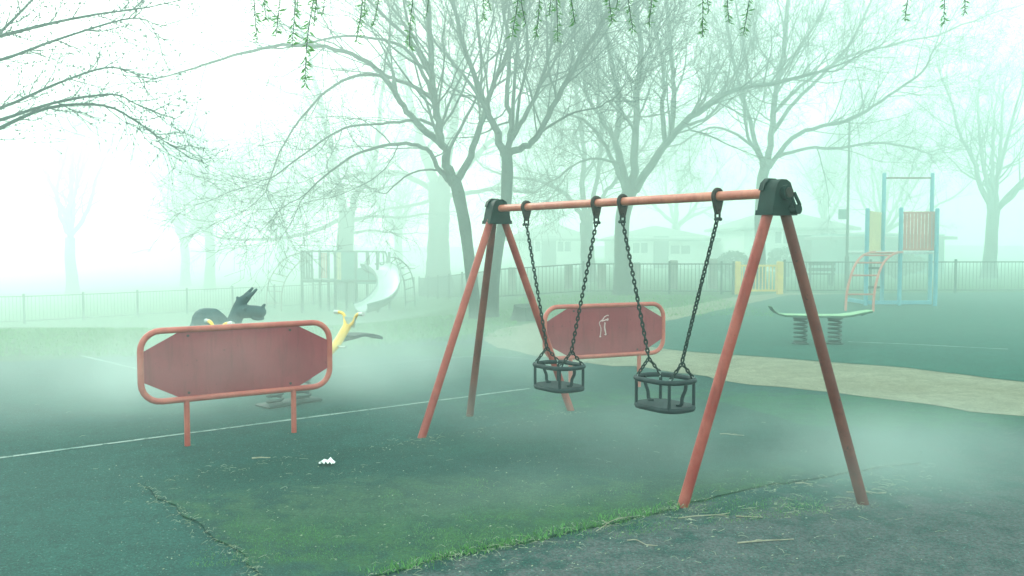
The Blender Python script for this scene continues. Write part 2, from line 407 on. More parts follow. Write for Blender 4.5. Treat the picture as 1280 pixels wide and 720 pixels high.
def cradle(t, rim_z, base_z, h0, h1, label):
    c = SW_L + bd * blen * t
    root = thing('cradle_swing', label, 'swing seat', (c.x, c.y, base_z), 'toddler cradle swings')
    hb, ha = .205, .150                          # half sizes along the beam and across it
    def rr(hx, hy, r, z, k=5):
        pts = []
        for sx, sy, a0 in ((1, 1, 0), (-1, 1, 90), (-1, -1, 180), (1, -1, 270)):
            for i in range(k):
                a = R(a0 + 90 * i / (k - 1))
                pts.append(c + bd * (sx * (hx - r) + r * math.cos(a)) + bp * (sy * (hy - r) + r * math.sin(a)) + UP * z)
        return pts
    MB().tube(rr(hb + .006, ha + .006, .135, rim_z, 8), .0175, 10, closed=True).build('rim', M['rubber'], root)
    b = MB(); lo, hi = rr(hb, ha, .11, base_z - .02), rr(hb, ha, .11, base_z + .016)
    n = len(lo); mid = rr(hb + .007, ha + .007, .115, base_z - .002)
    b.add(lo + mid + hi, [tuple(range(n))[::-1], tuple(2 * n + k for k in range(n))] + [(L * n + k, L * n + (k + 1) % n, L * n + n + (k + 1) % n, L * n + n + k) for L in (0, 1) for k in range(n)])
    b.build('seat_base', M['rubber'], root)
    for sx in (-1, 1):
        for sy in (-1, 1):
            p = c + bd * sx * (hb - .045) + bp * sy * (ha - .03)
            MB().tube([p + UP * base_z, p + UP * (rim_z - .005)], .0115, 8).build('upright', M['rubber'], root)
        p = c + bd * sx * hb * .96; q = c + bd * sx * hb * .66
        b = MB().tube(spline([p + UP * rim_z, p + UP * (rim_z - .05) - bd * sx * .002, p - bd * sx * .03 + UP * (base_z + .08), q + bd * sx * .025 + UP * (base_z + .035), q + UP * (base_z + .016)], 4), .0125, 8)
        b.tube([q + UP * (base_z + .012), q + UP * (base_z + .03)], .022, 10)
        b.build('divider_bar', M['rubber'], root)
    for sx, h in ((-1, h0), (1, h1)):
        y = c + bd * sx * (hb - .05) + UP * (rim_z + .115)
        y = y + (h - y) * .02
        b = MB(); chain(b, h - UP * .045, y)
        for sy in (-1, 1):
            e = c + bd * sx * (hb - .045) + bp * sy * (ha - .035) + UP * (rim_z + .012)
            chain(b, y - UP * .008, e, .05, .0155, .0056)
        ch = b.build('chain', M['iron'], root)
        shackle(None, h, ch, sx)
        for sy in (-1, 1):
            e = c + bd * sx * (hb - .045) + bp * sy * (ha - .035) + UP * (rim_z + .012)
            MB().tube([e + UP * .012, e - UP * .03], .008, 8).build('rim_bolt', M['steel'], root)
cradle(.293, .612, .438, hang_pts[0], hang_pts[1], 'black cradle swing seat hanging before the red board with white scrawl')
cradle(.690, .652, .462, hang_pts[2], hang_pts[3], 'black cradle swing seat on chains next to the open-lugged end of the red frame')

# ------------------------------------------------------------------ barrier boards
def barrier(p0, p1, zt, zb, l0, l1, label, scrawl=False):
    d = (p1 - p0); W = d.length; d.normalize(); nrm = V((d.y, -d.x, 0))
    c = (p0 + p1) / 2
    root = thing('barrier_board', label, 'barrier', c, 'red barrier boards')
    hw, hh, zc = W / 2, (zt - zb) / 2, (zt + zb) / 2
    r = .15; pts = []
    for sx, sz, a0 in ((1, 1, 0), (-1, 1, 90), (-1, -1, 180), (1, -1, 270)):
        for i in range(7):
            a = R(a0 + 15 * i); pts.append(c + d * (sx * (hw - r) + r * math.cos(a)) + UP * (zc + sz * (hh - r) + r * math.sin(a)))
    MB().tube(pts, .0245, 14, closed=True).build('tube_frame', M['tube'], root)
    o = c + UP * zc; ch = hw * .60
    prof = [(-ch, -hh + .006), (ch, -hh + .006), (hw - .012, -hh * .42), (hw - .012, hh * .42), (ch, hh - .006), (-ch, hh - .006), (-hw + .012, hh * .42), (-hw + .012, -hh * .42)]
    pn = MB().prism(prof, (o, d, UP, nrm), -.006, .006).build('board', M['panel'], root, smooth=False)
    for l in (l0, l1):
        p = p0 + d * l
        MB().tube([V((p.x, p.y, -.05)), V((p.x, p.y, zb - .012))], .0225, 12).build('leg', M['tube'], root)
    for l in (-ch * .9, ch * .9):
        for sz in (-1, 1):
            q = o + d * l + UP * sz * (hh - .05)
            MB().tube([q + nrm * .004, q + nrm * .012], .011, 8).build('bolt', M['bracket'], root)
    if scrawl:
        strokes = [[(-.085, .105), (-.05, .125), (-.02, .16), (.02, .175)], [(-.06, .11), (.0, .125), (.02, .135), (.022, .12), (.005, .118)],
                   [(-.085, .105), (-.09, .08), (-.07, .03), (-.075, -.04), (-.085, -.07), (-.068, -.062)],
                   [(-.02, .095), (-.025, .03), (-.012, -.02), (-.004, -.05), (-.022, -.042)], [(-.012, .09), (-.018, .04), (.0, -.045)], [(.02, .175), (.03, .17)]]
        b = MB()
        for s_ in strokes:
            q = spline([o + d * (x * .95) + UP * (z * .95) + nrm * .0085 for x, z in s_], 6)
            b.tube(q, [.0052 + .0018 * noise.noise(V((i * .8, 1, s_[0][0] * 40))) for i in range(len(q))], 6)
        b.build('scrawl', M['chalk'], pn)
b0 = V((-2.56, 6.87, 0)); dd = V((.826, .563, 0)).normalized()
barrier(b0 - dd * .335, b0 + dd * 1.195, .925, .375, .335, 1.205, 'hazy red barrier board with plain face, in front of the yellow seesaw')
q0, q1 = V((.345, 9.25, 0)), V((1.70, 9.86, 0))
barrier(q0, q1, .925, .375, .31, 1.17, 'dark red barrier board with white scrawl, behind the swings', True)

# ------------------------------------------------------------------ yellow seesaw
def helix(b, c, r, z0, z1, turns, wire, n=8, k=14):
    pts = []; m = int(turns * k)
    for i in range(m + 1):
        a = 2 * math.pi * i / k
        f = i / m; rr_ = r
        pts.append(V((c[0] + rr_ * math.cos(a), c[1] + rr_ * math.sin(a), z0 + (z1 - z0) * f)))
    b.tube(pts, wire, n)
E0, E1 = V((-2.72, 8.15, 0)), V((-1.72, 9.25, 0)); sc = (E0 + E1) / 2; sd = (E1 - E0).normalized(); sp = V((-sd.y, sd.x, 0)); sl = (E1 - E0).length / 2
ss = thing('spring_seesaw', 'yellow spring seesaw with curved ends and handlebars behind the plain red barrier board', 'seesaw', sc)
def S(l, z, s=0): return sc + sd * l + sp * s + UP * z
MB().tube(spline([S(-sl + .02, .74), S(-sl + .06, .68), S(-sl + .2, .52), S(-sl + .42, .40), S(0, .36), S(sl - .42, .40), S(sl - .2, .52), S(sl - .06, .68), S(sl - .02, .74)], 6), .045, 16).build('curved_beam', M['yellow'], ss)
for e in (-1, 1):
    L = e * sl
    hb_ = MB()
    for s_ in (-1, 1):
        hb_.tube(spline([S(L - e * .03, .72, s_ * .02), S(L, .77, s_ * .07), S(L + e * .015, .835, s_ * .10), S(L + e * .01, .862, s_ * .15), S(L, .865, s_ * .21)], 5), .017, 10)
    h = hb_.build('handlebar', M['yellow'], ss)
    for s_ in (-1, 1):
        MB().tube([S(L + e * .004, .864, s_ * .18), S(L, .8655, s_ * .245)], .021, 10).build('grip', M['grip'], h)
    MB().prism([(-.085, 0), (.085, 0), (.11, .11), (-.11, .11)], (S(L + e * .005, .715), sp, UP, sd * e), -.006, .006).build('front_plate', M['steel'], ss, smooth=False)
    b = MB()
    rows = [(.02, .60, .09), (.12, .615, .12), (.24, .61, .13), (.33, .585, .12), (.41, .56, .08)]
    vs = []
    for l, z, w in rows:
        vs += [S(L + e * (l - .02), z + t, s_ * w) for t in (.0, .028) for s_ in (-1, 1)]
    fs = []
    for i in range(len(rows) - 1):
        a = i * 4; n_ = a + 4
        fs += [(a, a + 1, n_ + 1, n_), (a + 2, n_ + 2, n_ + 3, a + 3), (a, n_, n_ + 2, a + 2), (a + 1, a + 3, n_ + 3, n_ + 1)]
    fs += [(0, 2, 3, 1), (16, 17, 19, 18)]
    b.add(vs, fs); b.tube([S(L - e * .10, .58), S(L + e * .12, .605)], .018, 8)
    b.build('seat', M['rubber'], ss)
    MB().tube([S(L - e * .17, .53, -.17), S(L - e * .17, .53, .17)], .013, 8).build('foot_rest', M['steel'], ss)
for e in (-1, 1):
    p = S(e * .16, 0); b = MB(); helix(b, p, .075, .02, .34, 6, .014); b.build('spring', M['iron'], ss)
b = MB(); b.box(S(0, .018), (.62, .26, .028), Matrix.Rotation(math.atan2(sd.y, sd.x), 3, 'Z'), .01); b.build('base_plate', M['iron'], ss)
MB().box(S(0, .345), (.5, .2, .03), Matrix.Rotation(math.atan2(sd.y, sd.x), 3, 'Z'), .01).build('spring_plate', M['iron'], ss)

# ------------------------------------------------------------------ dragon spring rider
dc = V(((284 - 640) / F * 10.2, 10.2, 0)); k_ = 10.2 / F
drg = thing('dragon_spring_rider', 'dark slate dragon-shaped spring rider with open snout and swept-back horns', 'spring rider', dc)
def Dp(px, py, y=0): return at(px, py, 10.2) + V((0, y, 0))
b = MB()
def capsule(pts, rs, sy=1.0):
    pts = spline(pts, 5); n = len(pts)
    for i, p in enumerate(pts):
        f = i / (n - 1) * (len(rs) - 1); a = int(min(f, len(rs) - 2)); r = rs[a] + (rs[a + 1] - rs[a]) * (f - a)
        b.ball(p, (r, r * sy, r), 12, 8)
kp = 10.2 / F
def cap_px(pts, rs, sy=1.0, y=0): capsule([Dp(px, py, y) for px, py in pts], [r * kp for r in rs], sy)
cap_px([(256.5, 402), (262, 402)], [17.3, 17.3], .85)                          # raised tail hump
cap_px([(250, 410), (262, 430), (285, 436), (300, 425)], [13, 14, 13, 11], 1)  # belly
cap_px([(266, 398), (275, 402), (284, 411)], [13, 10, 8], .8)
cap_px([(298, 430), (292, 408), (297, 391), (301, 379), (307, 373), (311, 369)], [11.5, 9.6, 9.2, 7, 5.6, 4.4], .9)  # neck and crest
for hp_, y_ in ((((312.5, 370.5), (317.5, 366.8), (322.6, 361.5)), -.07), (((305, 369.5), (309, 365.5), (313.2, 360.8)), .07)):
    cap_px(hp_, [3.0, 2.4, 1.7], 1, y_)      # horns
cap_px([(298, 375), (296.5, 371.5)], [3, 1.4], 1)
cap_px([(303, 389), (312, 389.5), (320, 390), (326, 390)], [9.2, 8.2, 8.3, 7.0], 1.1)      # head and snout
cap_px([(327, 386), (330.5, 381)], [2.6, 1.6], 2.2)
cap_px([(327, 391.5), (330, 392)], [3, 2], 2.2)
cap_px([(318, 396), (322, 398), (328.5, 398.2)], [4, 2.8, 1.8], 2)
for y_ in (-.085, .085): b.ball(Dp(309, 385.5, y_), .017, 8, 6)
body = b.build('body', M['creature'], drg)
rm = body.modifiers.new('Remesh', 'REMESH'); rm.mode = 'VOXEL'; rm.voxel_size = .008; rm.use_smooth_shade = True
sm_ = body.modifiers.new('Smooth', 'SMOOTH'); sm_.factor = .6; sm_.iterations = 2
MB().box(Dp(274, 412), (.24, .24, .03), None, .012).build('saddle', M['rubber'], drg)
MB().tube([Dp(291, 402, -.2), Dp(291, 402, .2)], .014, 8).build('handle', M['grip'], drg)
b = MB(); helix(b, dc, .085, .02, .30, 6, .016); b.build('spring', M['iron'], drg)
MB().box(dc + UP * .018, (.3, .3, .026), None, .01).build('base_plate', M['iron'], drg)

# ------------------------------------------------------------------ springboard
bc = gp(1031, 431); bY = bc.y; kk = bY / F
sb = thing('springboard', 'green balance springboard with pale top on two coil springs on the rubber surface', 'springboard', bc)
def B_(px, z, y=0): return V(((px - 640) * kk, bY + y, z))
zt_ = .475
rows = [(963, .135, .10), (966, .08, .12), (971, .03, .14), (979, .008, .15), (1000, .0, .16), (1030, -.006, .16), (1052, -.006, .16), (1064, .012, .15), (1078, .045, .13), (1089, .068, .10)]
for nm, t0, t1, mt in (('board', -.03, -.004, 'board_green'), ('board_top', -.004, .006, 'board_top')):
    b = MB(); vs = []; fs = []; n = len(rows)
    for px, z, w in rows:
        th = t0 if px > 976 else t0 * .25
        vs += [B_(px, zt_ + z + th, -w), B_(px, zt_ + z + th, w), B_(px, zt_ + z + t1, w), B_(px, zt_ + z + t1, -w)]
    for i in range(n - 1):
        for q in range(4):
            fs.append((i * 4 + q, i * 4 + (q + 1) % 4, i * 4 + 4 + (q + 1) % 4, i * 4 + 4 + q))
    fs += [(0, 3, 2, 1), tuple((n - 1) * 4 + q for q in range(4))]
    b.add(vs, fs).build(nm, M[mt], sb)
for px in (1002, 1045):
    p = B_(px, 0); b = MB(); helix(b, p, .095, .03, zt_ - .05, 6, .0165, 8, 18); b.build('spring', M['frame_dark'], sb)
    for za, zb2, rr_ in ((.014, .032, .13), (zt_ - .065, zt_ - .045, .12)):
        MB().tube([p + UP * za, p + UP * zb2], rr_, 18).build('spring_plate', M['frame_dark'], sb)
MB().tube([B_(1078, zt_ + .0, -.0), B_(1086, zt_ + .035, 0)], .02, 8).build('rubber_stop', M['rubber'], sb)

# ------------------------------------------------------------------ blue climbing frame
cb = V(((1104 - 640) / F * 22.6, 22.6, 0))
cf = thing('blue_climbing_frame', 'blue post climbing frame with red arched ladder and cream panel beside the fence', 'climbing frame', cb)
def C_(px, z, Y): return V(((px - 640) / F * Y, Y, z))
zz = lambda py, Y: EYE - (py - 304) * Y / F
YA, YB = 22.4, 23.7
posts = [(1083, YA, 262), (1125, YA, 261), (1103, YB, 218), (1163, YB, 218), (1170, YA - .2, 262)]
for px, Y, top in posts:
    b = MB(); p = C_(px, 0, Y); b.tube([p - UP * .05, V((p.x, p.y, zz(top, Y)))], .052, 14)
    b.tube([V((p.x, p.y, zz(top, Y))), V((p.x, p.y, zz(top, Y) + .03))], [.056, .035], 14); b.build('post', M['blue'], cf)
MB().tube([C_(1103, zz(223, YB), YB), C_(1163, zz(223, YB), YB)], .022, 10).build('top_bar', M['red_dark'], cf)
MB().box(V((C_(1103.5, 0, YB).x, YB, zz(300, YB))), (.09, .09, .25), None, .01).build('bracket', M['steel'], cf)
pl = MB(); x0, x1 = C_(1083, 0, YA).x, C_(1168, 0, YA).x
pl.box(((x0 + x1) / 2, YA + .62, 1.36), (x1 - x0, 1.24, .07), None, .01); pl.build('platform', M['steel'], cf)
bb = MB(); bb.box(((x0 + x1) / 2, YA, .09), (x1 - x0 - .11, .07, .1), None, .01); bb.box((x0, YA + .62, .09), (.07, 1.14, .1), None, .01); bb.build('base_rail', M['blue'], cf)
def slat_panel(name, a, c_, z0, z1, mat, par):
    b = MB(); d = (c_ - a); L = d.length; d.normalize(); n = max(3, int(L / .085))
    A = math.atan2(d.y, d.x); RM = Matrix.Rotation(A, 3, 'Z')
    for i in range(n):
        p = a + d * (L * (i + .5) / n); b.box((p.x, p.y, (z0 + z1) / 2), (L / n * .8, .025, z1 - z0 - .08), RM)
    for z in (z0 + .02, z1 - .02):
        m_ = (a + c_) / 2; b.box((m_.x, m_.y, z), (L, .045, .05), RM)
    return b.build(name, mat, par, smooth=False)
slat_panel('cream_panel', C_(1086, 0, YA + .05), C_(1100, 0, YB), zz(314, YA), zz(264, YA), M['cream_panel'], cf)
slat_panel('red_panel', C_(1128, 0, YA), C_(1168, 0, YA - .1), 1.42, zz(265, YA), M['pink_panel'], cf)
lad = MB(); Lr = []
for (off, Y0) in ((0, 20.6), (1, 20.35)):
    pp = [(1058 + off * 34.5, 388 + off * 3.5), (1059 + off * 34.5, 368), (1063 + off * 34, 348), (1069 + off * 34, 331), (1077 + off * 35, 320.5), (1086 + off * 35, 316), (1094 + off * 34, 315)]
    Ys = [Y0, Y0 + .15, Y0 + .4, Y0 + .8, Y0 + 1.2, Y0 + 1.6, YA + .05]
    pts = [V(((x - 640) / F * Y, Y, max(zz(y, Y), -.02))) for (x, y), Y in zip(pp, Ys)]
    pts[0].z = -.03
    Lr.append(spline(pts, 5)); lad.tube(Lr[-1], .030, 12)
rl = lad.build('arched_ladder', M['tube'], cf)
for f in (.17, .37, .56, .72, .86):
    i = int(f * (len(Lr[0]) - 1)); MB().tube([Lr[0][i], Lr[1][i]], .021, 8).build('rung', M['tube'], rl)
for z in (.45, .95):
    MB().box(C_(1091, z, 23.0) + V((0, 0, 0)), (.34, .22, .06), None, .015).build('step', M['frame_dark'], cf)

# ------------------------------------------------------------------ slide tower
sY = gp(430, 390).y; g0 = gz((430 - 640) / F * sY, sY); ks = sY / F
st = thing('slide_tower', 'faded climbing tower with arched ladders and curved silver slide on the lawn', 'slide tower', V(((430 - 640) * ks, sY, g0)))
def T_(px, py, y=0): return V(((px - 640) * ks, sY + y, EYE - (py - 304) * ks))
zt = lambda py: EYE - (py - 304) * ks
for px, y, top in ((381, -.5, 312), (396, .55, 313), (407, .55, 313), (422, -.5, 313), (430, .55, 314), (448, -.5, 314), (456, .55, 314), (474, -.45, 314), (470, .6, 314), (484, .6, 315)):
    p = T_(px, 390, y); MB().tube([V((p.x, p.y, gz(p.x, p.y) - .1)), V((p.x, p.y, zt(top)))], .055, 10).build('post', M['frame_dark'], st)
a = T_(380, 350); c_ = T_(476, 350)
MB().box(((a.x + c_.x) / 2, sY, zt(350.5)), (c_.x - a.x, 1.2, .11), None, .02).build('deck', M['frame_dark'], st)
rl = MB()
for y in (-.5, .55):
    rl.tube([T_(381, 314, y), T_(474, 314.5, y)], .03, 8)
rl.build('guard_rail', M['frame_dark'], st)
slat_panel('rail_panel', T_(382, 0, -.5), T_(395, 0, -.5), zt(348), zt(314), M['frame_dark'], st)
slat_panel('faded_panel', T_(397, 0, .55), T_(406, 0, .55), zt(348), zt(316), M['pink_panel'], st)
slat_panel('cream_panel', T_(422.5, 0, -.45), T_(429, 0, -.45), zt(349), zt(314), M['cream_panel'], st)
MB().box(((T_(430, 0).x + T_(447, 0).x) / 2, sY - .42, zt(332)), (17 * ks, .03, 34 * ks)).build('teal_panel', M['teal_panel'], st, smooth=False)
b = MB(); o = T_(449, 354, -.56)
b.prism([(0, 0), (24 * ks, 0), (24 * ks, 12 * ks), (19 * ks, 18 * ks), (8 * ks, 20 * ks), (0, 19 * ks)], (o, V((1, 0, 0)), UP, V((0, -1, 0))), -.03, .03)
b.build('slide_hood', M['teal_panel'], st, smooth=False)
b = MB()
for px in (463, 475, 481):
    b.tube(spline([T_(px, 314, -.5), T_(px + 1, 322, -.55), T_(px + 1, 329, -.5), T_(px - 2, 330.5, -.48), T_(px - 4, 329, -.45)], 4), .028, 8)
b.tube([T_(470, 314.5, -.5), T_(484, 314.5, -.5)], .03, 8); b.tube(spline([T_(484, 314.5, -.5), T_(486, 321, -.5), T_(486, 329, -.5)], 4), .03, 8)
b.build('grab_handle', M['frame_dark'], st)
def T2(px, py, y): return at(px, py, sY + y)
pth = spline([T2(462, 338, -.3), T2(472, 338.5, -.7), T2(481, 344, -1.3), T2(486, 353, -2.0), T2(485.5, 364, -2.8), T2(479, 375, -3.5), T2(468, 383.5, -4.1), T2(452, 389, -4.5)], 6)
b = MB(); vs = []; n = len(pth); cs = [(x * 1.2, z) for x, z in [(-.36, .26), (-.345, .255), (-.31, .1), (-.2, .015), (0, -.02), (.2, .015), (.31, .1), (.345, .255), (.36, .26), (.335, .08), (.22, -.05), (0, -.09), (-.22, -.05), (-.335, .08)]]
m = len(cs)
for i, p in enumerate(pth):
    t = pth[min(i + 1, n - 1)] - pth[max(i - 1, 0)]; th = V((t.x, t.y, 0)); th = th.normalized() if th.length > 1e-5 else V((1, 0, 0)); sd_ = V((th.y, -th.x, 0)); t.normalize(); u_ = sd_.cross(t); 
    if u_.z < 0: u_ = -u_
    bank = .3 * max(0, math.sin(1.5 * math.pi * i / (n - 1)))
    vs += [p + sd_ * a_ + u_ * (c2 + bank * a_ * -0.9) for a_, c2 in cs]
for nm, qs, mt in (('chute', range(0, 8), 'slide'), ('chute_shell', range(8, m), 'steel_dark')):  # shell takes the darkened steel to imitate shade beneath the chute
    fs = [(i * m + q, i * m + (q + 1) % m, (i + 1) * m + (q + 1) % m, (i + 1) * m + q) for i in range(n - 1) for q in qs]
    MB().add(vs, fs).build(nm, M[mt], st)
for q in (0, 8):
    MB().tube([V(vs[i * m + q]) for i in range(n)], .03, 6).build('chute_rim', M['steel_dark'], st)
def arch(outer, inner, y0, y1, mat):
    P0 = spline([T_(x, y, y0) for x, y in outer], 5); P1 = spline([T_(x, y, y1) for x, y in inner], 5)
    for P in (P0, P1):
        P[-1].z = gz(P[-1].x, P[-1].y) - .05
    b = MB(); b.tube(P0, .026, 8); b.tube(P1, .026, 8)
    o_ = b.build('arched_ladder', mat, st); n = len(P0)
    for f in (.06, .18, .3, .42, .54, .66, .78, .9):
        i = int(f * (n - 1)); MB().tube([P0[i], P1[i]], .02, 6).build('rung', mat, o_)
arch([(379, 316), (369, 319), (358, 326), (348, 338), (341, 352), (338, 370), (338, 388)], [(380, 322), (374, 326), (366, 334), (358, 344), (352, 356), (349, 372), (349, 390)], -.6, .3, M['arch'])
arch([(485, 322), (495, 323), (504, 329), (511, 338), (515, 350), (517, 366), (517.5, 389)], [(485, 326), (491, 328), (498, 334), (504, 342), (507.5, 353), (508.5, 368), (509, 390)], .3, -.6, M['frame_dark'])

# ------------------------------------------------------------------ railings and gate
def railing(name, pts, h, label, bay=2.6, group=None, bar=.115, wide=.0):
    P = [V((p[0], p[1], gz(p[0], p[1]))) for p in pts]
    root = thing(name, label, 'fence', P[0], group)
    for a, c_ in zip(P[:-1], P[1:]):
        L = (c_ - a).length; n = max(1, round(L / bay))
        for i in range(n):
            p = a.lerp(c_, i / n); q = a.lerp(c_, (i + 1) / n)
            p.z, q.z = gz(p.x, p.y), gz(q.x, q.y)
            MB().box(p + UP * (h + .04) / 2, (.065, .065, h + .1), Matrix.Rotation(math.atan2((c_ - a).y, (c_ - a).x), 3, 'Z'), .008).build('post', M['fence'], root)
            b = MB(); d = (q - p)
            for z in (.1, h - .02):
                b.tube([p + UP * z + d.normalized() * .033, q + UP * z - d.normalized() * .033], .02, 6)
            m_ = int(d.length / bar)
            for j in range(1, m_):
                r = p + d * (j / m_); b.tube([r + UP * .1, r + UP * (h - .02)], .0075, 4, False)
            b.build('railing_panel', M['fence'], root)
    e = P[-1]; MB().box(e + UP * (h + .04) / 2, (.065, .065, h + .1), None, .008).build('post', M['fence'], root)
    return root
fl0 = gp(163, 397); fl1 = gp(345, 385.5)
dv = (fl1 - fl0); fA = fl0 - dv * .9; fB = fl1 + dv * 1.25
railing('railing', [(fA.x, fA.y), (fB.x, fB.y)], .95, 'low pale railing fading across the lawn beyond the dragon spring rider', 2.0)
YF = 27.6
railing('railing', [(fB.x + .25, fB.y), ((619 - 640) / F * 27.9, 27.9)], .95, 'railing running away into the fog behind the two forked trees', 2.5)
X = lambda px, Y: (px - 640) / F * Y
railing('railing', [(X(622, 27.7), 27.7), (X(837, 27.6), 27.6), (X(902, 27.5), 27.5), (X(917, 27.4), 27.4)], .97, 'grey green bar railing between the forked trees and the yellow gate', 2.95)
railing('railing', [(X(981, 27.9), 27.9), (X(1300, 28.3), 28.3), (X(1300, 28.3) + 10, 29)], 1.02, 'grey green bar railing behind the blue climbing frame', 2.6)
gY = 27.5
gt = thing('gate', 'pale yellow barred gate closing the sandy path through the railing', 'gate', V((X(948, gY), gY, 0)))
for px in (922, 975):
    MB().box((X(px, gY), gY, .5), (.19, .16, 1.06), None, .02).build('gate_post', M['yellow'], gt)
b = MB(); xa, xb = X(926, gY), X(972, gY)
for z in (.12, .90): b.box(((xa + xb) / 2, gY, z), (xb - xa - .02, .05, .06))
for i in range(11): b.box((xa + (xb - xa) * (i + .5) / 11, gY + .003, .51), (.028, .03, .74))
b.build('gate_leaf', M['yellow'], gt, smooth=False)
for px, top, txt in ((640, 336, 'square timber bollard behind the railing beside the second forked trunk'), (711, 333, 'square timber bollard behind the railing, first to the right of the stump'),
                (752, 331, 'square timber bollard behind the railing close beside the grey tree trunk'), (796, 330, 'square timber bollard behind the railing just past the grey tree trunk'),
                (842, 327, 'square timber bollard behind the railing midway between tree trunk and gate'), (891, 325, 'tallest timber bollard behind the railing, closest to the yellow gate')):
    Y = 31.0; x = X(px, Y); zt2 = EYE - (top - 304) * Y / F
    b = MB(); b.box((x, Y, zt2 / 2), (.26, .26, zt2 + .1), Matrix.Rotation(rnd.uniform(-.1, .1), 3, 'Z'), .025)
    o = b.build('timber_bollard', M['wood']); tag(o, txt, 'bollard', 'timber bollards behind the railing')

# bench, pole, stump
bY2 = 33.0; bx = X(1025, bY2)
bn = thing('park_bench', 'dark slatted park bench behind the railing near the sign pole', 'bench', (bx, bY2, 0))
MB().box((bx, bY2, .45), (1.0, .4, .05), None, .01).build('seat', M['fence'], bn)
b = MB()
for z in (.62, .84): b.box((bx, bY2 - .22, z), (1.0, .04, .13), None, .01)
b.build('backrest', M['fence'], bn)
for s_ in (-.42, .42):
    b = MB(); b.box((bx + s_, bY2 - .18, .44), (.06, .06, .88)); b.box((bx + s_, bY2 + .17, .21), (.06, .06, .42)); b.build('leg', M['fence'], bn)
pY = 31.5; px_ = X(1058.5, pY)
pole = thing('sign_pole', 'tall thin pole with small square plate rising behind the red arched ladder', 'pole', (px_, pY, 0))
MB().tube([(px_, pY, -.1), (px_, pY, 1.1), (px_, pY, 1.15), (px_, pY, 6.0)], [.075, .075, .05, .038], 12).build('mast', M['fence'], pole)
MB().box((px_ - .19, pY, EYE + (304 - 268) * pY / F), (.29, .05, .36), None, .01).build('plate', M['teal_panel'], pole)
sg = gp(657, 400)
b = MB(); n = 16; vs = []
for j, (z, r) in enumerate(((-.05, .33), (.06, .27), (.22, .235), (.29, .23))):
    for i in range(n):
        a = 2 * math.pi * i / n; rr_ = r * (1 + .12 * math.sin(3 * a) + .07 * math.sin(7 * a + 1))
        vs.append((sg.x + rr_ * math.cos(a), sg.y + rr_ * math.sin(a), z + (.03 * math.sin(a) if j == 3 else 0)))
b.add(vs, [(j * n + i, j * n + (i + 1) % n, (j + 1) * n + (i + 1) % n, (j + 1) * n + i) for j in range(3) for i in range(n)] + [tuple(3 * n + i for i in range(n))])
o = b.build('tree_stump', M['bark']); tag(o, 'low cut tree stump on the grass beside the swing leg', 'stump')

# ------------------------------------------------------------------ houses in the fog
def bungalow(name, label, px0, px1, Y, eave, ridge, depth, wins, hip=True, wallmat='white_wall', door=None, chim=None):
    x0, x1 = X(px0, Y), X(px1, Y); zc = 0.0
    root = thing(name, label, 'house', ((x0 + x1) / 2, Y, 0))
    ze = EYE + (304 - eave) * Y / F; zr = EYE + (304 - ridge) * Y / F
    MB().box(((x0 + x1) / 2, Y + depth / 2, ze / 2 - .1), (x1 - x0, depth, ze + .2)).build('wall', M[wallmat], root, smooth=False)
    o = .45; A, B2, y0, y1 = x0 - o, x1 + o, Y - o, Y + depth + o; ym = (y0 + y1) / 2; hp = min((y1 - y0) / 2, (B2 - A) / 2 - .2) if hip else 0
    z0 = ze - .12
    vs = [(A, y0, z0), (B2, y0, z0), (B2, y1, z0), (A, y1, z0), (A + hp, ym, zr), (B2 - hp, ym, zr), (A, y0, z0 - .15), (B2, y0, z0 - .15), (B2, y1, z0 - .15), (A, y1, z0 - .15)]
    fs = [(0, 1, 5, 4), (1, 2, 5), (2, 3, 4, 5), (3, 0, 4), (6, 7, 1, 0), (7, 8, 2, 1), (8, 9, 3, 2), (9, 6, 0, 3), (9, 8, 7, 6)]
    rf = MB().add(vs, fs).build('roof', M['roof'], root, smooth=False)
    if chim is not None:
        MB().box((X(chim, Y), ym + .6, zr + .1), (.6, .6, 1.3), None, .03).build('chimney', M['roof'], rf)
    for wx, wy, ww, wh in wins:
        w = ww * Y / F; h = wh * Y / F; c = V((X(wx, Y), Y - .02, EYE + (304 - wy) * Y / F))
        b = MB()
        for dx in (-1, 0, 1): b.box((c.x + dx * w / 2, c.y - .03, c.z), (.09, .08, h + .09))
        for dz_ in (-1, 1): b.box((c.x, c.y - .028, c.z + dz_ * h / 2), (w + .08, .075, .085))
        fr = b.build('window', M['white_wall'], root, smooth=False)
        MB().box((c.x, c.y, c.z), (w - .05, .05, h - .05)).build('pane', M['glass'], fr, smooth=False)
    if door:
        MB().box((X(door, Y), Y - .03, 1.0), (.95, .08, 2.1)).build('door', M['frame_dark'], root, smooth=False)
bungalow('bungalow', 'pale bungalow with hipped grey roof and shuttered window behind the yellow gate', 930, 1062, 50, 282, 258, 8, [(977, 297, 20, 16), (1035, 298, 22, 14)], True, door=1005, chim=1010)
bungalow('bungalow', 'long low pale bungalow glimpsed through the swing chains', 772, 890, 56, 296, 281, 8, [(800, 310, 20, 14), (850, 312, 26, 12)], True, door=826)
bungalow('bungalow', 'fog bound bungalow beyond the tree stump', 640, 738, 58, 296, 276, 8, [(668, 308, 16, 14), (705, 308, 18, 14)], True, door=686)
bungalow('garage', 'dark flat garage behind the tall pole and climbing frame', 1046, 1180, 46, 293, 289, 6, [], True, 'teal_panel', door=1090)  # garage stands in shadow; that shade is put into its wall colour
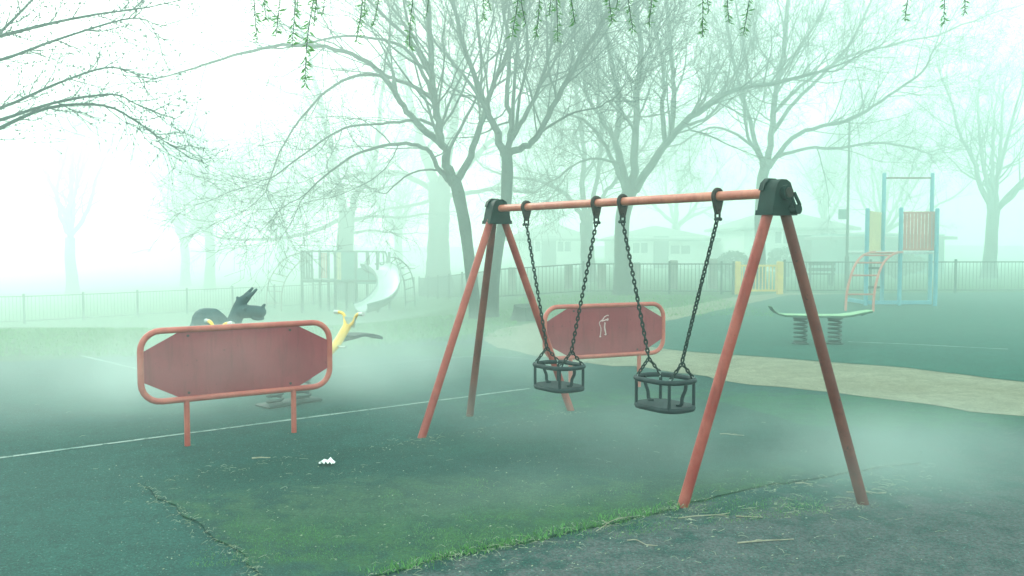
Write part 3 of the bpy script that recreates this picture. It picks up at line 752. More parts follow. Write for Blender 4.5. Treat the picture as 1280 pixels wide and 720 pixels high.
def bush(label, px, Y, w, h, seed):
    r_ = random.Random(seed); x = X(px, Y); root = thing('shrub', label, 'shrub', (x, Y, gz(x, Y)), 'shrubs by the houses')
    z0 = gz(x, Y); b = MB(); s_ = MB()
    for _ in range(7):
        a = r_.uniform(0, 6.28); e = V((x + math.cos(a) * w * .3, Y + math.sin(a) * w * .3, z0 + h * r_.uniform(.5, .8)))
        s_.tube([(x + .05 * math.cos(a), Y + .05 * math.sin(a), z0 - .05), V((x, Y, z0 + h * .3)).lerp(e, .4), e], [.03, .02, .008], 5)
    for _ in range(2600):
        d = V((r_.gauss(0, 1), r_.gauss(0, 1), r_.gauss(0, 1))).normalized()
        rad = (r_.uniform(.55, 1) ** .5) * (1 + .22 * noise.noise(d * 2.2 + V((seed, 0, 0))))
        p = V((x, Y, z0 + h * .55)) + V((d.x * w / 2, d.y * w / 2, d.z * h * .46)) * rad
        t = V((r_.gauss(0, 1), r_.gauss(0, 1), r_.gauss(0, 1))).normalized(); q = t.orthogonal().normalized(); sz = r_.uniform(.04, .08)
        b.add([p - t * sz, p + q * sz * .5, p + t * sz, p - q * sz * .5], [(0, 1, 2, 3)])
    b.build('foliage', M['bush'], root, smooth=False); s_.build('stem', M['bark'], root)
bush('round dark shrub before the long low bungalow, left of the yellow gate', 917, 38, 1.5, 1.25, 3)
bush('wide clipped shrub under the shuttered window', 985, 42, 2.0, 1.4, 5)
bush('broad shrub at the foot of the dark garage', 1120, 40, 2.6, 1.2, 8)

# ------------------------------------------------------------------ trees
class Tree:
    def __init__(s, seed, droop=.0, dens=1.0, rmin=.0042):
        s.r = random.Random(seed); s.trunk = MB(); s.crown = MB(); s.droop = droop; s.dens = dens; s.rmin = rmin
    def rv(s): return V((s.r.gauss(0, 1), s.r.gauss(0, 1), s.r.gauss(0, 1)))
    def twig(s, p, d, L, r, lev):
        n = (0, 7, 5, 3)[lev]; pts = [p.copy()]; d = d.normalized(); q = p.copy()
        wob = (.0, .13, .16, .18)[lev]
        for i in range(n):
            d = (d + s.rv() * wob + V((0, 0, (.07 if lev < 3 else .03) - s.droop * (.25 + i / n)))).normalized()
            q = q + d * (L / n); pts.append(q.copy())
        r = max(r, s.rmin)
        s.crown.tube(pts, [max(s.rmin * .75, r * (1 - .75 * i / n)) for i in range(n + 1)], (0, 5, 4, 3)[lev], False)
        if lev < 3: s.kids(pts, [r * (1 - .75 * i / n) for i in range(n + 1)], L, lev)
    def kids(s, pts, rs, L, lev, lo=.2):
        cnt = int((12, 8, 6)[lev] * s.dens * s.r.uniform(.75, 1.25))
        if lev == 0: cnt = max(4, int(cnt * min(1.8, L / 4.4)))
        n = len(pts)
        for k in range(cnt):
            f = lo + (1 - lo) * (k + s.r.random()) / cnt
            x = f * (n - 1); i = min(int(x), n - 2); p = pts[i].lerp(pts[i + 1], x - i); t = (pts[i + 1] - pts[i]).normalized()
            side = s.rv(); side = side - t * side.dot(t)
            if side.length < 1e-5: continue
            side.normalize()
            ang = R(s.r.uniform(28, 62)); d = t * math.cos(ang) + side * math.sin(ang)
            r = rs[i] * s.r.uniform(.26, .46)
            l = (2.6, 1.25, .58)[lev] * s.r.uniform(.6, 1.2) * (1.1 - .45 * f) * (1 if lev else min(1.3, .5 + L / 8))
            s.twig(p, d, l, r, lev + 1)
        # the tip forks on
        t = (pts[-1] - pts[-2]).normalized()
        for _ in range(2):
            if lev < 2: s.twig(pts[-1], t + s.rv() * .3, (1.9, 1.0)[lev] * s.r.uniform(.7, 1.1), rs[-1] * .8, lev + 1)
    def limb(s, pts, r0, r1, ext=0.0, lo=.22, inb=None):
        pts = spline(pts, 4)
        if ext:
            d = (pts[-1] - pts[-2]).normalized()
            for _ in range(5):
                d = (d + s.rv() * .12 + V((0, 0, .08))).normalized(); pts.append(pts[-1] + d * ext / 5)
        n = len(pts); rs = [r0 + (r1 - r0) * (i / (n - 1)) ** .8 for i in range(n)]
        pts2 = [p + s.rv() * rs[i] * .25 if 0 < i else p for i, p in enumerate(pts)]
        s.crown.tube(pts2, rs, 7, False); s.crown.ball(pts2[0], r0 * 1.03, 10, 7)
        L = sum((pts[i + 1] - pts[i]).length for i in range(n - 1))
        s.kids(pts2, rs, L, 0, lo)
    def stem(s, pts, rs):
        P = spline(pts, 5); n = len(P); k = len(rs) - 1; rr_ = []
        for i in range(n):
            f = i / (n - 1) * k; a = min(int(f), k - 1); rr_.append(rs[a] + (rs[a + 1] - rs[a]) * (f - a))
        base = P[0]; o = len(s.trunk.v)
        s.trunk.tube(P, rr_, 14)
        for j in range(o, len(s.trunk.v)):      # buttressed, uneven foot and bark
            v = V(s.trunk.v[j]); c = P[(j - o) // 14] if (j - o) // 14 < n else P[-1]
            w = v - c; a = math.atan2(w.y, w.x); h = max(0, v.z - base.z)
            k2 = 1 + .10 * noise.noise(v * 2.2) + .32 * math.exp(-h / .22) * (1 + .6 * math.sin(a * 4 + base.x))
            s.trunk.v[j] = tuple(c + V((w.x * k2, w.y * k2, w.z)))
    def finish(s, name, label, loc, mat='bark', group='bare trees in the fog'):
        root = thing(name, label, 'tree', loc, group)
        s.trunk.build('trunk', M[mat], root); s.crown.build('crown', M[mat], root, smooth=False)
        return root

def traced(seed, label, base, trunk, widths, limbs, droop=0, dens=1.0, name='bare_tree', mat='bark', rmin=.0038, Y=None):
    """trunk pixels and limbs are laid out in 3-D about the tree's own ground point"""
    g = gp(*base) if Y is None else V((X(base[0], Y), Y, gz(X(base[0], Y), Y))); Y = g.y
    t = Tree(seed, droop, dens, rmin); px = F / Y
    tp = [V((g.x, g.y, g.z - .12))] + [at(x, y, Y) for x, y in trunk]
    rs = [w / 2 / px for w in widths]
    t.stem(tp, rs)
    for pts, w0, w1, dep, ext in limbs:
        P = []
        for i, (x, y) in enumerate(pts):
            f = i / max(1, len(pts) - 1); P.append(at(x, y, Y + dep * f + (.0 if i == 0 else t.r.uniform(-.25, .25))))
        t.limb(P, w0 * .48 / px, w1 * .42 / px, ext)
    return t.finish(name, label, g, mat)

traced(11, 'leaning bare tree with long drooping limbs, its trunk just behind the swing frame\'s three-legged end', (596, 399),
  [(592, 370), (586, 320), (581, 282), (574, 246), (568, 222)], [18, 15, 14.5, 15, 16, 14],
  [([(566, 228), (559, 205), (551, 172), (544, 135), (540, 100), (537, 50), (535, -10)], 13, 6, -1.0, 3.5),
   ([(562, 226), (548, 210), (538, 190), (515, 180), (480, 182), (445, 193), (412, 215), (385, 240)], 8, 2, -1.0, 0),
   ([(553, 182), (530, 162), (508, 140), (492, 112), (470, 85), (440, 68), (395, 57), (340, 58), (290, 70), (245, 85)], 10, 2.2, -1.5, .8),
   ([(541, 125), (518, 108), (490, 98), (450, 94), (410, 112), (375, 150), (350, 190), (332, 240)], 6.5, 1.6, -1.0, 0),
   ([(572, 224), (588, 195), (602, 155), (612, 120), (628, 80), (650, 30), (660, -20)], 10.5, 4, 1.5, 3),
   ([(541, 122), (525, 85), (505, 60), (478, 50), (430, 45), (380, 55)], 6, 2, -1, .8),
   ([(549, 160), (525, 150), (500, 152), (470, 155), (430, 160), (390, 185), (350, 215)], 5, 1.5, -1.2, .4),
   ([(557, 200), (575, 160), (600, 110), (600, 50), (590, -10)], 5, 2, 2.2, 2),
   ([(562, 215), (530, 212), (505, 222), (485, 240)], 3.5, 1.2, .8, .3),
   ([(540, 100), (520, 60), (480, 20), (440, -20)], 5.5, 2, -1.5, 2)], .05, 1.0, rmin=.0034)
traced(23, 'bare tree with a fan of upright limbs, its trunk right of the leaning drooping tree', (614, 397),
  [(618, 350), (624, 305), (632, 256), (634, 216), (633, 190)], [18, 14, 12.5, 14, 15.5, 14],
  [([(630, 192), (619, 160), (606, 132), (595, 100), (580, 58), (562, -10)], 11, 4.5, .8, 3),
   ([(622, 165), (596, 118), (570, 82), (545, 55), (520, 20)], 6, 2, 1.5, 1.5),
   ([(633, 190), (640, 160), (633, 120), (636, 60), (626, -10)], 9, 4, 1.8, 3),
   ([(638, 175), (655, 148), (672, 115), (682, 85), (692, 40), (696, -10)], 7.5, 3, 1, 3),
   ([(636, 192), (655, 184), (672, 170), (690, 135), (718, 84), (755, 24), (775, -10)], 10, 4.5, -.8, 3),
   ([(645, 160), (650, 120), (660, 70), (655, 10)], 5, 2, -1, 2),
   ([(672, 168), (700, 150), (720, 140), (745, 135)], 4, 1.5, -1.2, .8),
   ([(640, 165), (642, 110), (648, 50), (650, -10)], 6, 3, 2.2, 2)], 0, 1.2, rmin=.0036)
traced(37, 'stout bare tree with spreading limbs standing in front of the railing', (779, 368.5),
  [(778, 340), (777, 305), (778, 275), (784, 248), (790, 236)], [24, 20, 18, 18, 19, 16],
  [([(786, 238), (777, 205), (769, 176), (774, 132), (765, 82), (750, 10)], 12, 5, 1.5, 3),
   ([(790, 236), (793, 185), (796, 125), (801, 60), (792, 0)], 12, 5, -.5, 3.5),
   ([(795, 236), (822, 193), (850, 158), (880, 136), (915, 113), (968, 104)], 12, 4, -2, 1.2),
   ([(838, 172), (842, 130), (841, 90), (836, 40), (832, -15)], 8, 4, 1.8, 3),
   ([(832, 180), (828, 140), (830, 90), (820, 40), (805, -10)], 7, 3, -.5, 3),
   ([(780, 235), (765, 200), (750, 172), (730, 150), (700, 140)], 7, 2.5, 1.2, 1),
   ([(770, 175), (752, 150), (735, 120), (728, 80), (712, 30)], 6, 2.5, -1.5, 2),
   ([(850, 158), (880, 150), (900, 130), (920, 90)], 5, 2, 1.4, 1.5),
   ([(775, 205), (745, 198), (720, 205), (700, 220)], 4, 1.5, -1, .5)], .0, 1.3)
traced(41, 'bare tree with wide feathery crown rising behind the yellow gate', (950, 360),
  [(950, 310), (950, 265), (953, 225), (957, 208)], [16, 13, 12.5, 13, 12],
  [([(955, 212), (946, 185), (938, 150), (925, 110), (912, 50), (905, -10)], 8, 3, 1.5, 3),
   ([(958, 208), (964, 170), (970, 110), (980, 60), (986, -10)], 10, 4, -1, 4),
   ([(962, 208), (990, 172), (1025, 158), (1065, 148), (1100, 127), (1140, 100)], 7, 2.5, -2, 1),
   ([(966, 165), (995, 125), (1030, 92), (1065, 50), (1090, 0)], 6, 2.5, 1.5, 2),
   ([(968, 140), (1000, 108), (1050, 75), (1100, 60), (1140, 50)], 5, 2, -1, 2),
   ([(952, 200), (935, 170), (930, 130), (935, 80)], 5, 2, -2, 2),
   ([(975, 195), (1010, 185), (1050, 185), (1095, 178), (1140, 185)], 5, 2, 1, 1.5),
   ([(972, 100), (1000, 60), (1025, 20), (1040, -20)], 5, 2, 2, 2),
   ([(945, 185), (915, 165), (885, 160), (850, 180)], 4.5, 1.6, 1, .8)], .0, 1.3)
traced(53, 'massive bare tree trunk with flared foot seen between the slide and the leaning tree', (548, 365),
  [(548, 335), (548, 300), (549, 265), (549, 228)], [42, 31, 27, 26, 28],
  [([(545, 232), (532, 195), (520, 150), (505, 90), (495, 20)], 14, 5, 2, 4), ([(552, 230), (562, 180), (570, 120), (575, 50), (580, -10)], 15, 5, -1, 4),
   ([(556, 235), (585, 205), (610, 180), (650, 150), (690, 120)], 10, 3, 2, 3), ([(541, 238), (515, 222), (480, 215), (440, 220), (400, 235)], 8, 2.5, -1, 2),
   ([(556, 245), (590, 240), (625, 235), (660, 240), (700, 225)], 7, 2, 1, 2), ([(541, 250), (510, 258), (480, 262), (450, 275)], 5, 1.5, 1, 1.5)], .02, 1.35)
traced(67, 'fog paled bare tree with a forked trunk behind the slide tower', (432, 376),
  [(431, 320), (432, 290), (434, 262)], [30, 22, 20, 20],
  [([(430, 265), (424, 235), (418, 200), (405, 150), (390, 90)], 12, 4, 2, 4), ([(437, 264), (446, 240), (462, 225), (470, 190), (476, 130)], 10, 4, -1, 4),
   ([(424, 275), (390, 290), (350, 298), (310, 300), (275, 298)], 6, 2, -1.5, 1), ([(440, 275), (470, 270), (500, 272), (525, 268)], 5, 2, 1, 1.5),
   ([(440, 292), (465, 288), (495, 292)], 4, 1.5, 2, 1.5), ([(424, 250), (395, 240), (360, 235), (330, 250)], 6, 2, 1, 1.5)], .03, 1.0)
traced(71, 'slim bare tree behind the railing, left of the stout spreading tree', (736, 352),
  [(735, 325), (734, 300), (733, 278)], [22, 18, 16, 17],
  [([(731, 280), (718, 255), (700, 238), (670, 225), (640, 222)], 8, 2.5, 1, 2), ([(733, 278), (728, 240), (730, 190), (722, 130), (715, 70)], 9, 3, 1, 4),
   ([(736, 278), (750, 250), (770, 225), (795, 195)], 7, 2.5, 1.5, 3), ([(734, 275), (745, 230), (752, 180), (748, 110)], 7, 3, -1, 3)], 0, 1.0)

# free standing pale trees, grown by rule
def wild_tree(seed, h=11.0, droop=0):
    t = Tree(seed, droop, .85, .006); r_ = t.r
    fh = h * r_.uniform(.2, .28); p = V((0, 0, -.15)); top = V((r_.uniform(-.3, .3), r_.uniform(-.3, .3), fh))
    t.stem([p, p.lerp(top, .35), p.lerp(top, .7) + V((.06, 0, 0)), top], [.36, .29, .26, .27])
    for k in range(7):
        a = k * 2.4 + r_.uniform(-.4, .4); e = R(r_.uniform(32, 78)) if k else R(86)
        d = V((math.cos(a) * math.cos(e), math.sin(a) * math.cos(e), math.sin(e))); L = (h - fh) * r_.uniform(.65, .95); P = [top - V((0, 0, .1 * (k % 3)))]
        for i in range(5):
            d = (d + t.rv() * .11 + V((0, 0, .07))).normalized(); P.append(P[-1] + d * L / 5)
        t.limb(P, .15, .035, 0, .2)
    return t
protos = []
for sd_i, lab, px, Y in ((101, 'very faint bare tree in the fog, paler of the pair left of the slide', 232, 56), (103, 'very faint bare tree with leaning limbs nearer the slide of the foggy pair', 262, 50)):
    w = wild_tree(sd_i); root = w.finish('bare_tree', lab, (0, 0, 0)); x = X(px, Y); root.location = (x, Y, gz(x, Y)); protos.append(root)
for i, (lab, px, Y, s_, rz) in enumerate((
      ('pale bare tree behind the roof of the long low bungalow', 850, 66, 1.1, 1.1), ('pale bare tree rising behind the hipped bungalow chimney', 1030, 62, .95, 2.3),
      ('pale bare tree behind the dark flat garage', 1110, 56, .9, .4), ('pale bare tree beyond the blue climbing frame at the railing end', 1236, 40, 1.0, 4.0),
      ('pale bare tree behind the fog bound bungalow', 690, 70, 1.2, 5.1), ('ghostly bare tree at the far end of the low pale railing', 90, 47, 1.0, 3.0),
      ('ghostly bare tree in the fog right above the arched ladder of the slide tower', 352, 66, 1.0, 5.9), ('pale bare tree between the massive trunk and the slide', 500, 68, 1.15, 2.0))):
    c = copy_tree(protos[i % 2]); x = X(px, Y); c.location = (x, Y, gz(x, Y)); c.scale = (s_, s_, s_); c.rotation_euler.z = rz; c['label'] = lab

# near tree whose budded twigs reach in from the side
nt_ = Tree(131, .02, 1.0, .0036)
Yn = 11.0; nx_ = X(-75, Yn)
nt_.stem([V((nx_, Yn, -.1)), V((nx_ + .05, Yn, 1.2)), V((nx_ - .05, Yn + .05, 2.6)), V((nx_ + .1, Yn, 4.2)), V((nx_, Yn, 6.2))], [.2, .16, .14, .12, .08])
for pts, w0 in (([(-70, 60), (0, 45), (60, 30), (120, 18), (180, 10), (225, 0)], 6), ([(-72, 90), (0, 75), (70, 50), (140, 28), (175, 23), (205, 36)], 5),
                ([(-72, 150), (0, 135), (70, 105), (130, 85), (165, 90), (186, 106)], 5), ([(-74, 170), (0, 150), (70, 128), (140, 118), (170, 130), (208, 146)], 5.5),
                ([(-76, 200), (-10, 165), (60, 135), (130, 132), (172, 153), (200, 173), (236, 196)], 6), ([(-70, 0), (0, -30), (80, -40), (150, -30)], 6), ([(-74, 110), (-20, 60), (40, 0), (90, -60)], 6)):
    P = [at(x, y, Yn + i * .12) for i, (x, y) in enumerate(pts)]
    pts2 = spline(P, 4); n = len(pts2); k = F / Yn; rs = [max(.006, w0 / 2 / k * (1 - .85 * i / (n - 1))) for i in range(n)]
    nt_.crown.tube(pts2, rs, 6, False)
    for j in range(20):
        f = .12 + .88 * (j + nt_.r.random()) / 20; i = min(int(f * (n - 1)), n - 2); t_ = (pts2[i + 1] - pts2[i]).normalized()
        sd2 = nt_.rv(); sd2 = (sd2 - t_ * sd2.dot(t_)).normalized()
        nt_.twig(pts2[i], t_ * .8 + sd2 * .6, nt_.r.uniform(.35, .75), .007, 2)
    for j in range(60):                         # buds
        f = .1 + .9 * nt_.r.random(); i = min(int(f * (n - 1)), n - 2); q = pts2[i] + nt_.rv() * .12
nroot = nt_.finish('bare_tree', 'dark near bare tree whose budded twigs reach in above the low pale railing', (nx_, Yn, 0), 'bark_bud_hazed')
rb = random.Random(9); cr = [o for o in bpy.data.objects if o.parent == nroot and o.name.startswith('crown')][0]
bd_mb = MB(); vv = [v.co for v in cr.data.vertices]
for _ in range(1500):
    p = rb.choice(vv) + nroot.location + V((rb.gauss(0, .006), rb.gauss(0, .006), rb.gauss(0, .006))); bd_mb.ball(p, (.009, .009, .013), 5, 4)
bd_mb.build('buds', M['bark_bud_hazed'], nroot)['kind'] = 'stuff'

# ------------------------------------------------------------------ willow overhead
wl = thing('willow_tree', 'overhanging willow whose young green leaf sprays dangle at the top', 'tree', (-3.1, 1.4, 0))
w = MB(); w.tube(spline([(-3.1, 1.4, -.1), (-3.05, 1.45, 1.2), (-2.9, 1.6, 2.4), (-2.6, 1.9, 3.3), (-2.5, 2.0, 4.6)], 5), [.2 - .006 * i for i in range(21)], 12); w.build('trunk', M['bark_near'], wl)
limbs = MB(); rw = random.Random(4)
LA = spline([(-2.7, 1.8, 3.0), (-2.2, 2.8, 3.5), (-1.4, 4.0, 3.75), (-.4, 4.6, 3.7), (.6, 4.8, 3.75), (1.5, 4.7, 3.7), (2.6, 4.6, 3.75)], 8)
limbs.tube(LA, [.06 - .05 * i / len(LA) for i in range(len(LA))], 8)
limbs.build('limb', M['bark_near'], wl)
sprs = [(322, 50, .9), (333, 25, .8), (345, 44, .9), (365, 58, 1), (371, 20, .7), (381, 106, 1.1), (392, 32, .8), (404, 18, .6), (445, 52, .9), (456, 20, .7), (466, 33, .7), (512, 62, .9), (533, 20, .5),
        (604, 24, .8), (613, 12, .6), (640, 44, .9), (657, 30, .7), (670, 46, .8), (686, 20, .7), (697, 52, .9), (719, 30, .8), (765, 28, .8), (770, 12, .6), (791, 37, .8), (811, 31, .8),
        (878, 46, .9), (886, 15, .6), (911, 28, .8), (929, 44, .9), (1131, 24, .8), (1180, 30, .8), (1206, 16, .7)]
for px, py, dn in sprs:
    Y = 4.35 + rw.uniform(-.25, .35); tip = at(px, py, Y); top = min(LA, key=lambda q: abs(q.x - tip.x) + .2 * abs(q.y - tip.y)) if -2.2 < tip.x < 2.6 else LA[0]
    start = V((tip.x + (top.x - tip.x) * .35 + rw.uniform(-.06, .06), top.y + (Y - top.y) * .5, top.z))
    start = top.lerp(start, .6)
    mid = V((tip.x + rw.uniform(-.04, .07), Y, tip.z + (top.z - tip.z) * .45))
    P = spline([top, start.lerp(mid, .5) + V((0, 0, .05)), mid, tip.lerp(mid, .35) + V((rw.uniform(-.02, .02), 0, 0)), tip], 7); n = len(P)
    b = MB(); b.tube(P, [.0042 - .0026 * i / n for i in range(n)], 5)
    tw = b.build('hanging_twig', M['bark_near'], wl)
    lf = MB()
    for i in range(6, n):
        for _ in range(rw.choice((5, 6, 7))):
            p = P[i] + (P[max(i - 1, 0)] - P[i]) * rw.random(); a = rw.uniform(0, 6.28)
            d = V((math.cos(a), math.sin(a) * .8, rw.uniform(-1.2, .25))).normalized(); L = rw.uniform(.02, .05) * dn
            s_ = d.cross(V((rw.gauss(0, 1), rw.gauss(0, 1), rw.gauss(0, 1)))).normalized(); up_ = d.cross(s_)
            q0_, q1_, q2_ = p, p + d * L * .45 + up_ * L * .06, p + d * L
            lf.add([q0_, q1_ - s_ * L * .11, q2_, q1_ + s_ * L * .11], [(0, 1, 2), (0, 2, 3)])
    lo_ = lf.build('leaves', M['leaf'], tw, smooth=False)

# ------------------------------------------------------------------ litter and grass
def stick(label, p0, p1, r, bend=.02, seed=1, z=.03, forks=2):
    r_ = random.Random(seed); r *= .68; z = z - .009 if z > .02 else .0085; a, c_ = gp(*p0), gp(*p1); a.z = c_.z = z; d = c_ - a; n_ = V((-d.y, d.x, 0)).normalized()
    P = spline([a] + [a.lerp(c_, f) + n_ * r_.uniform(-bend, bend) + V((0, 0, r_.uniform(0, .006))) for f in (.25, .5, .75)] + [c_], 4); n = len(P)
    b = MB(); b.tube(P, [r * (1.1 - .5 * i / n) * (1 + .15 * noise.noise(V((i, seed, 0)))) for i in range(n)], 7)
    for _ in range(forks):
        i = r_.randrange(4, n - 3); e = P[i] + d.normalized() * d.length * r_.uniform(.12, .25) + n_ * r_.choice((-1, 1)) * d.length * r_.uniform(.08, .18); e.z = z
        b.tube([P[i], P[i].lerp(e, .5) + V((0, 0, .004)), e], [r * .6, r * .5, r * .3], 5)
    o = b.build('stick', M['stick']); return tag(o, label, 'stick', 'sticks lying on the ground')
stick('longest pale stick lying alone on the bare dark tarmac', (922, 681), (992, 677), .006, .006, 3, .012, 1)
stick('pale stick on the dark tarmac under the near leg of the swing', (920, 648), (953, 649), .006, .006, 4, .012, 0)
stick('thin branching stick trailing along the front edge of the mat', (745, 671), (790, 652), .004, .05, 5, .034, 3)
stick('curved thin stick on the dark tarmac below the mat edge', (784, 678), (822, 684), .004, .03, 6, .012, 1)
stick('thin stick against the foot of the swing\'s near leg', (848, 650), (912, 644), .0055, .015, 8, .012, 2)
stick('short white stick lying beside the crumpled paper', (315, 577.5), (338, 576), .0085, .01, 9, .033, 0)
stick('dark thin stick on the green mat in front of the far leg', (900, 546), (930, 548), .006, .01, 12, .03, 1)
stick('thin forked stick by the bare foot of the rusty leg', (1058, 617), (1108, 618), .005, .03, 13, .012, 3)
stick('straight stick lying on the mat before the moss edge', (994, 608), (1014, 609), .007, .008, 14, .03, 1)
pc = gp(409, 584); b = MB(); rp = random.Random(5); n = 9; vs = []
for j in range(5):
    for i in range(n):
        vs.append((pc.x + (i - 4) * .0145 + rp.uniform(-.005, .005), pc.y + (j - 2) * .022 + rp.uniform(-.006, .006), .026 + max(0, rp.uniform(.0, .05) * (1 - abs(i - 4) / 5))))
b.add(vs, [(j * n + i, j * n + i + 1, (j + 1) * n + i + 1, (j + 1) * n + i) for j in range(4) for i in range(n - 1) if not (j in (0, 3) and i in (0, 7))])
tag(b.build('crumpled_paper', M['paper'], smooth=False), 'crumpled white scrap of paper on the green mat', 'paper')

rd = random.Random(21); lit = MB()
def scatter(px0, px1, py0, py1, n, size, tw=.35, z=.026, foc=None):
    for _ in range(n):
        px, py = rd.uniform(px0, px1), py0 + (py1 - py0) * rd.random()
        if foc: px, py = foc(rd.random()); 
        d_ = ray(px, py); t = (EYE - z) / -d_.z; p = V((0, 0, EYE)) + d_ * t
        a = rd.uniform(0, 6.28); d = V((math.cos(a), math.sin(a), 0)); s_ = V((-d.y, d.x, 0))
        if rd.random() < tw:
            L = rd.uniform(.015, .075) * size; c1 = p + d * L * .5 + s_ * rd.uniform(-.25, .25) * L + V((0, 0, rd.uniform(0, .012))); 
            lit.tube([p, c1, p + d * L + s_ * rd.uniform(-.3, .3) * L], [.0014 * size, .0013 * size, .0008 * size], 4, False)
        else:
            L = rd.uniform(.004, .011) * size; w_ = L * rd.uniform(.3, .8); e = rd.uniform(0, .006)
            lit.add([p - d * L, p + s_ * w_ + V((0, 0, e)), p + d * L + V((0, 0, e * .5)), p - s_ * w_], [(0, 1, 2), (0, 2, 3)])
def edge(pts, jx, jy):
    def f(u):
        x = u * (len(pts) - 1); i = min(int(x), len(pts) - 2); a, c_ = pts[i], pts[i + 1]; v = x - i
        return a[0] + (c_[0] - a[0]) * v + rd.gauss(0, jx), a[1] + (c_[1] - a[1]) * v + rd.gauss(0, jy)
    return f
scatter(200, 850, 560, 715, 420, .8, .2); scatter(147, 400, 590, 715, 60, .8, .3, .006)
scatter(560, 1200, 640, 715, 130, 1.0, .35, .006); scatter(30, 1250, 500, 640, 300, .8, .25)
scatter(0, 0, 0, 0, 330, 1.0, .6, .03, edge([(470, 722), (560, 700), (640, 682), (760, 655), (850, 635), (950, 610), (1040, 596), (1150, 578)], 14, 5))
scatter(0, 0, 0, 0, 170, .9, .55, .03, edge([(176, 605), (225, 640), (280, 682), (330, 722)], 6, 5))
scatter(0, 0, 0, 0, 120, .9, .5, .03, edge([(176, 605), (290, 585), (420, 567), (540, 548), (640, 530), (722, 514)], 12, 3))
scatter(0, 0, 0, 0, 150, 1.3, .7, .015, edge([(840, 650), (930, 640), (1000, 628), (1080, 618), (1140, 600)], 30, 12))
for fx, fy in ((853, 637), (1079, 633), (527, 550), (714, 517), (587, 522)):
    scatter(0, 0, 0, 0, 26, .8, .5, .02, edge([(fx - 26, fy + 1), (fx + 26, fy - 1)], 9, 2.2))
tag(lit.build('leaf_litter', M['debris'], smooth=False), 'pale dry twigs and leaf scraps strewn over mat and tarmac', 'litter', kind='stuff')

gr = MB(); rg = random.Random(33)
def blades(n, f, h0, h1, z=0):
    for _ in range(n):
        x, y = f(); zz_ = gz(x, y) + z; a = rg.uniform(0, 6.28); h = rg.uniform(h0, h1); w_ = h * .14
        dx, dy = math.cos(a) * w_, math.sin(a) * w_; lx, ly = rg.gauss(0, h * .4), rg.gauss(0, h * .4)
        gr.add([(x - dx, y - dy, zz_), (x + dx, y + dy, zz_), (x + lx, y + ly, zz_ + h)], [(0, 1, 2)])
def lawn():
    while True:
        x, y = rg.uniform(-11, .1), rg.uniform(11.8, 22)
        q = 12.4 + max(0, (x + 3.5)) * .75 + .1 * noise.noise(V((x * 3, y * 3, 0)))
        if y > q and rg.random() < 1.25 - (y - 12) / 11: return x, y
blades(26000, lawn, .02, .06)
def lawn2():
    x, y = rg.uniform(.2, 6), rg.uniform(19, 27); return x, y
blades(6000, lawn2, .03, .07)
ed = edge([(470, 722), (560, 701), (640, 683), (760, 656), (850, 635)], 10, 3)
def mate():
    px, py = ed(rg.random()); p = gp(px, py); return p.x, p.y
for _ in range(1):
    blades(1300, mate, .008, .03, .018)
mp_ = [gp(*q) for q in ((300, 700), (430, 716), (560, 694), (700, 664), (840, 634), (980, 600), (860, 590), (640, 610), (420, 640), (290, 660))]
n_ok = 0
while n_ok < 7000:
    x, y = rg.uniform(-1.6, 1.9), rg.uniform(4.2, 6.2)
    q0 = noise.noise(V((x * 2.2, y * 2.2, 5))) + .5 * noise.noise(V((x * 7, y * 7, 2)))
    front = 4.32 + .16 * (x + .8) + max(0, x) * .18
    if y < front + .03: continue
    if q0 * 1.1 + .55 - (y - front) * .75 > rg.random() * 1.0:
        blades(1, lambda: (x, y), .005, .014, .013); n_ok += 1
tag(gr.build('grass', M['blade'], smooth=False), 'short damp grass of the lawn', 'grass', kind='stuff')

# ------------------------------------------------------------------ air
def volume_mat(name, col, dens, g):
    m = bpy.data.materials.new(name); m.use_nodes = True; nt = m.node_tree
    for n in list(nt.nodes):
        if n.type != 'OUTPUT_MATERIAL': nt.nodes.remove(n)
    out = [n for n in nt.nodes if n.type == 'OUTPUT_MATERIAL'][0]; p = nt.nodes.new('ShaderNodeVolumePrincipled')
    p.inputs['Color'].default_value = (*col, 1); p.inputs['Density'].default_value = dens; p.inputs['Anisotropy'].default_value = g
    nt.links.new(p.outputs[0], out.inputs['Volume']); return m
HAZE = .008
hb2 = MB().box((0, 45, 6.5), (190, 150, 20)).build('haze', volume_mat('haze_air', (.80, .985, .95), HAZE, .45), smooth=False)
tag(hb2, 'pale green fog filling the whole playground', 'fog', kind='stuff')

def mist(c, r, dens, label, rot=0, soft=True):
    RM = Matrix.Rotation(rot, 3, 'Z'); b = MB(); b.ball((0, 0, 0), 1.0, 40, 24)
    m = volume_mat('mist_air', (.88, .985, .965) if soft else (.86, .985, .94), dens, .55)
    if soft:                                    # thins out towards its rim, with wisps
        nt = m.node_tree; tc = nt.nodes.new('ShaderNodeTexCoord'); ln = nt.nodes.new('ShaderNodeVectorMath'); ln.operation = 'LENGTH'
        nt.links.new(tc.outputs['Object'], ln.inputs[0])
        f = ramp(nt, ln.outputs['Value'], 1.0, .15); w_ = ramp(nt, nz(nt, .9, 2, .5), .18, .75)
        d = math_n(nt, 'MULTIPLY', math_n(nt, 'MULTIPLY', f, w_), dens * 2.2)
        pv = [n for n in nt.nodes if n.type == 'PRINCIPLED_VOLUME'][0]; nt.links.new(d, pv.inputs['Density'])
    o = b.build('mist', m); o.location = c; o.scale = r; o.rotation_euler.z = rot
    return tag(o, label, 'mist', kind='stuff')
mist((0, 58, 3), (75, 50, 14), .0225, 'thick bank of fog over the far half of the park', 0, False)
mist((-2.4, 8.9, .4), (5.6, 2.7, .65), .22, 'low drift of mist around the yellow seesaw', .35)
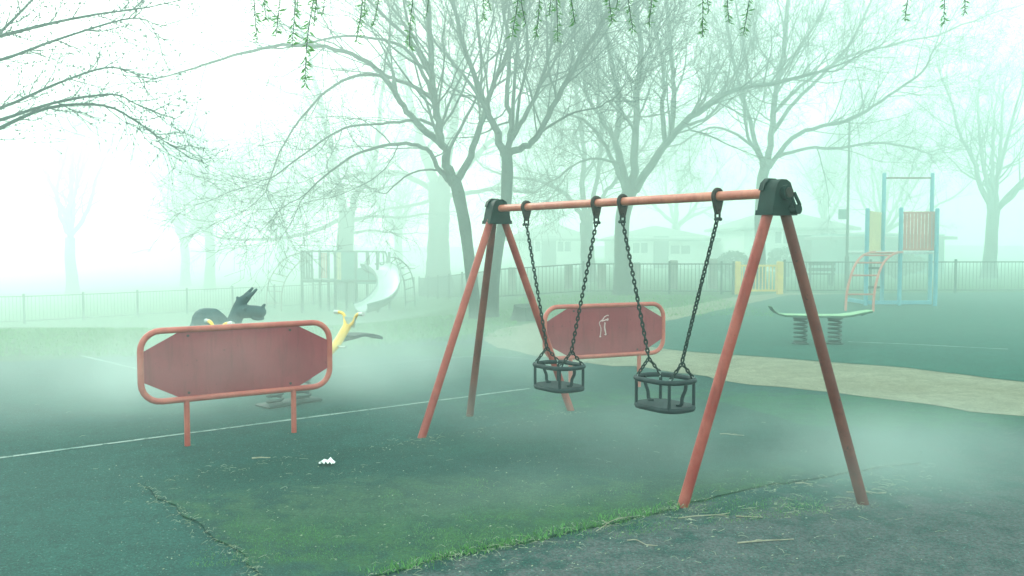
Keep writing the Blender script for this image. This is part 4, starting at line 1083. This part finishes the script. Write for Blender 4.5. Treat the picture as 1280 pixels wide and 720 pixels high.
mist((1.7, 6.7, .1), (3.6, 1.8, .5), .15, 'low drift of mist under the swings', -.35)
mist((2.7, 5.6, .2), (1.8, .9, .5), .2, 'low drift of mist round the foot of the rusty leg', .5)
mist((.9, 5.5, .02), (2.6, .8, .3), .15, 'thin veil of mist over the mossy front of the mat', .3)
mist((-2.35, 6.55, .68), (1.05, .5, .4), .2, 'wisp of mist drifting across the plain red barrier board', .5)
# ------------------------------------------------------------------ light
world = bpy.data.worlds.new('World'); scene.world = world; world.use_nodes = True
nt = world.node_tree; bg = nt.nodes['Background']
sky = nt.nodes.new('ShaderNodeTexSky'); sky.sky_type = 'NISHITA'; sky.sun_disc = False
SUN_EL, SUN_AZ = R(26), R(-38)                  # azimuth from straight ahead, negative = left
sky.sun_elevation = SUN_EL; sky.sun_rotation = SUN_AZ; sky.dust_density = 4; sky.air_density = 1.0
c = mix(nt, .82, sky.outputs[0], (5.6, 8.0, 7.05))
tc = nt.nodes.new('ShaderNodeTexCoord'); dt = nt.nodes.new('ShaderNodeVectorMath'); dt.operation = 'DOT_PRODUCT'
gaz, gel = R(-17), R(11); dt.inputs[1].default_value = (math.sin(gaz) * math.cos(gel), math.cos(gaz) * math.cos(gel), math.sin(gel))
nt.links.new(tc.outputs['Generated'], dt.inputs[0])
g1 = ramp(nt, dt.outputs['Value'], .78, 1.0)
cl = nt.nodes.new('ShaderNodeTexNoise'); cl.inputs['Scale'].default_value = 2.6; cl.inputs['Detail'].default_value = 3
nt.links.new(tc.outputs['Generated'], cl.inputs['Vector'])
c = mix(nt, math_n(nt, 'MULTIPLY', ramp(nt, cl.outputs['Fac'], .35, .7), .6), c, (9.2, 10.3, 9.4))
c = mix(nt, g1, c, (6.0, 5.6, 4.9), 'ADD')
nt.links.new(c, bg.inputs['Color']); bg.inputs['Strength'].default_value = .15
sun_d = bpy.data.lights.new('sun', 'SUN'); sun_d.energy = 1.5; sun_d.angle = R(25); sun_d.color = (1.0, .98, .93)
sun = bpy.data.objects.new('sun', sun_d); COL.objects.link(sun)
sdir = V((math.sin(SUN_AZ) * math.cos(SUN_EL), math.cos(SUN_AZ) * math.cos(SUN_EL), math.sin(SUN_EL)))
sun.rotation_euler = (-sdir).to_track_quat('-Z', 'Y').to_euler(); sun.location = sdir * 40

scene.render.engine = 'CYCLES'
cy = scene.cycles
cy.max_bounces = 8; cy.diffuse_bounces = 3; cy.glossy_bounces = 3; cy.volume_bounces = 4; cy.transparent_max_bounces = 8
cy.use_denoising = True
try: cy.denoiser = 'OPENIMAGEDENOISE'
except Exception: pass
vs_ = scene.view_settings
vs_.view_transform = 'Standard'; vs_.look = 'None'; vs_.gamma = 1; vs_.exposure = 1.12; vs_.use_curve_mapping = False
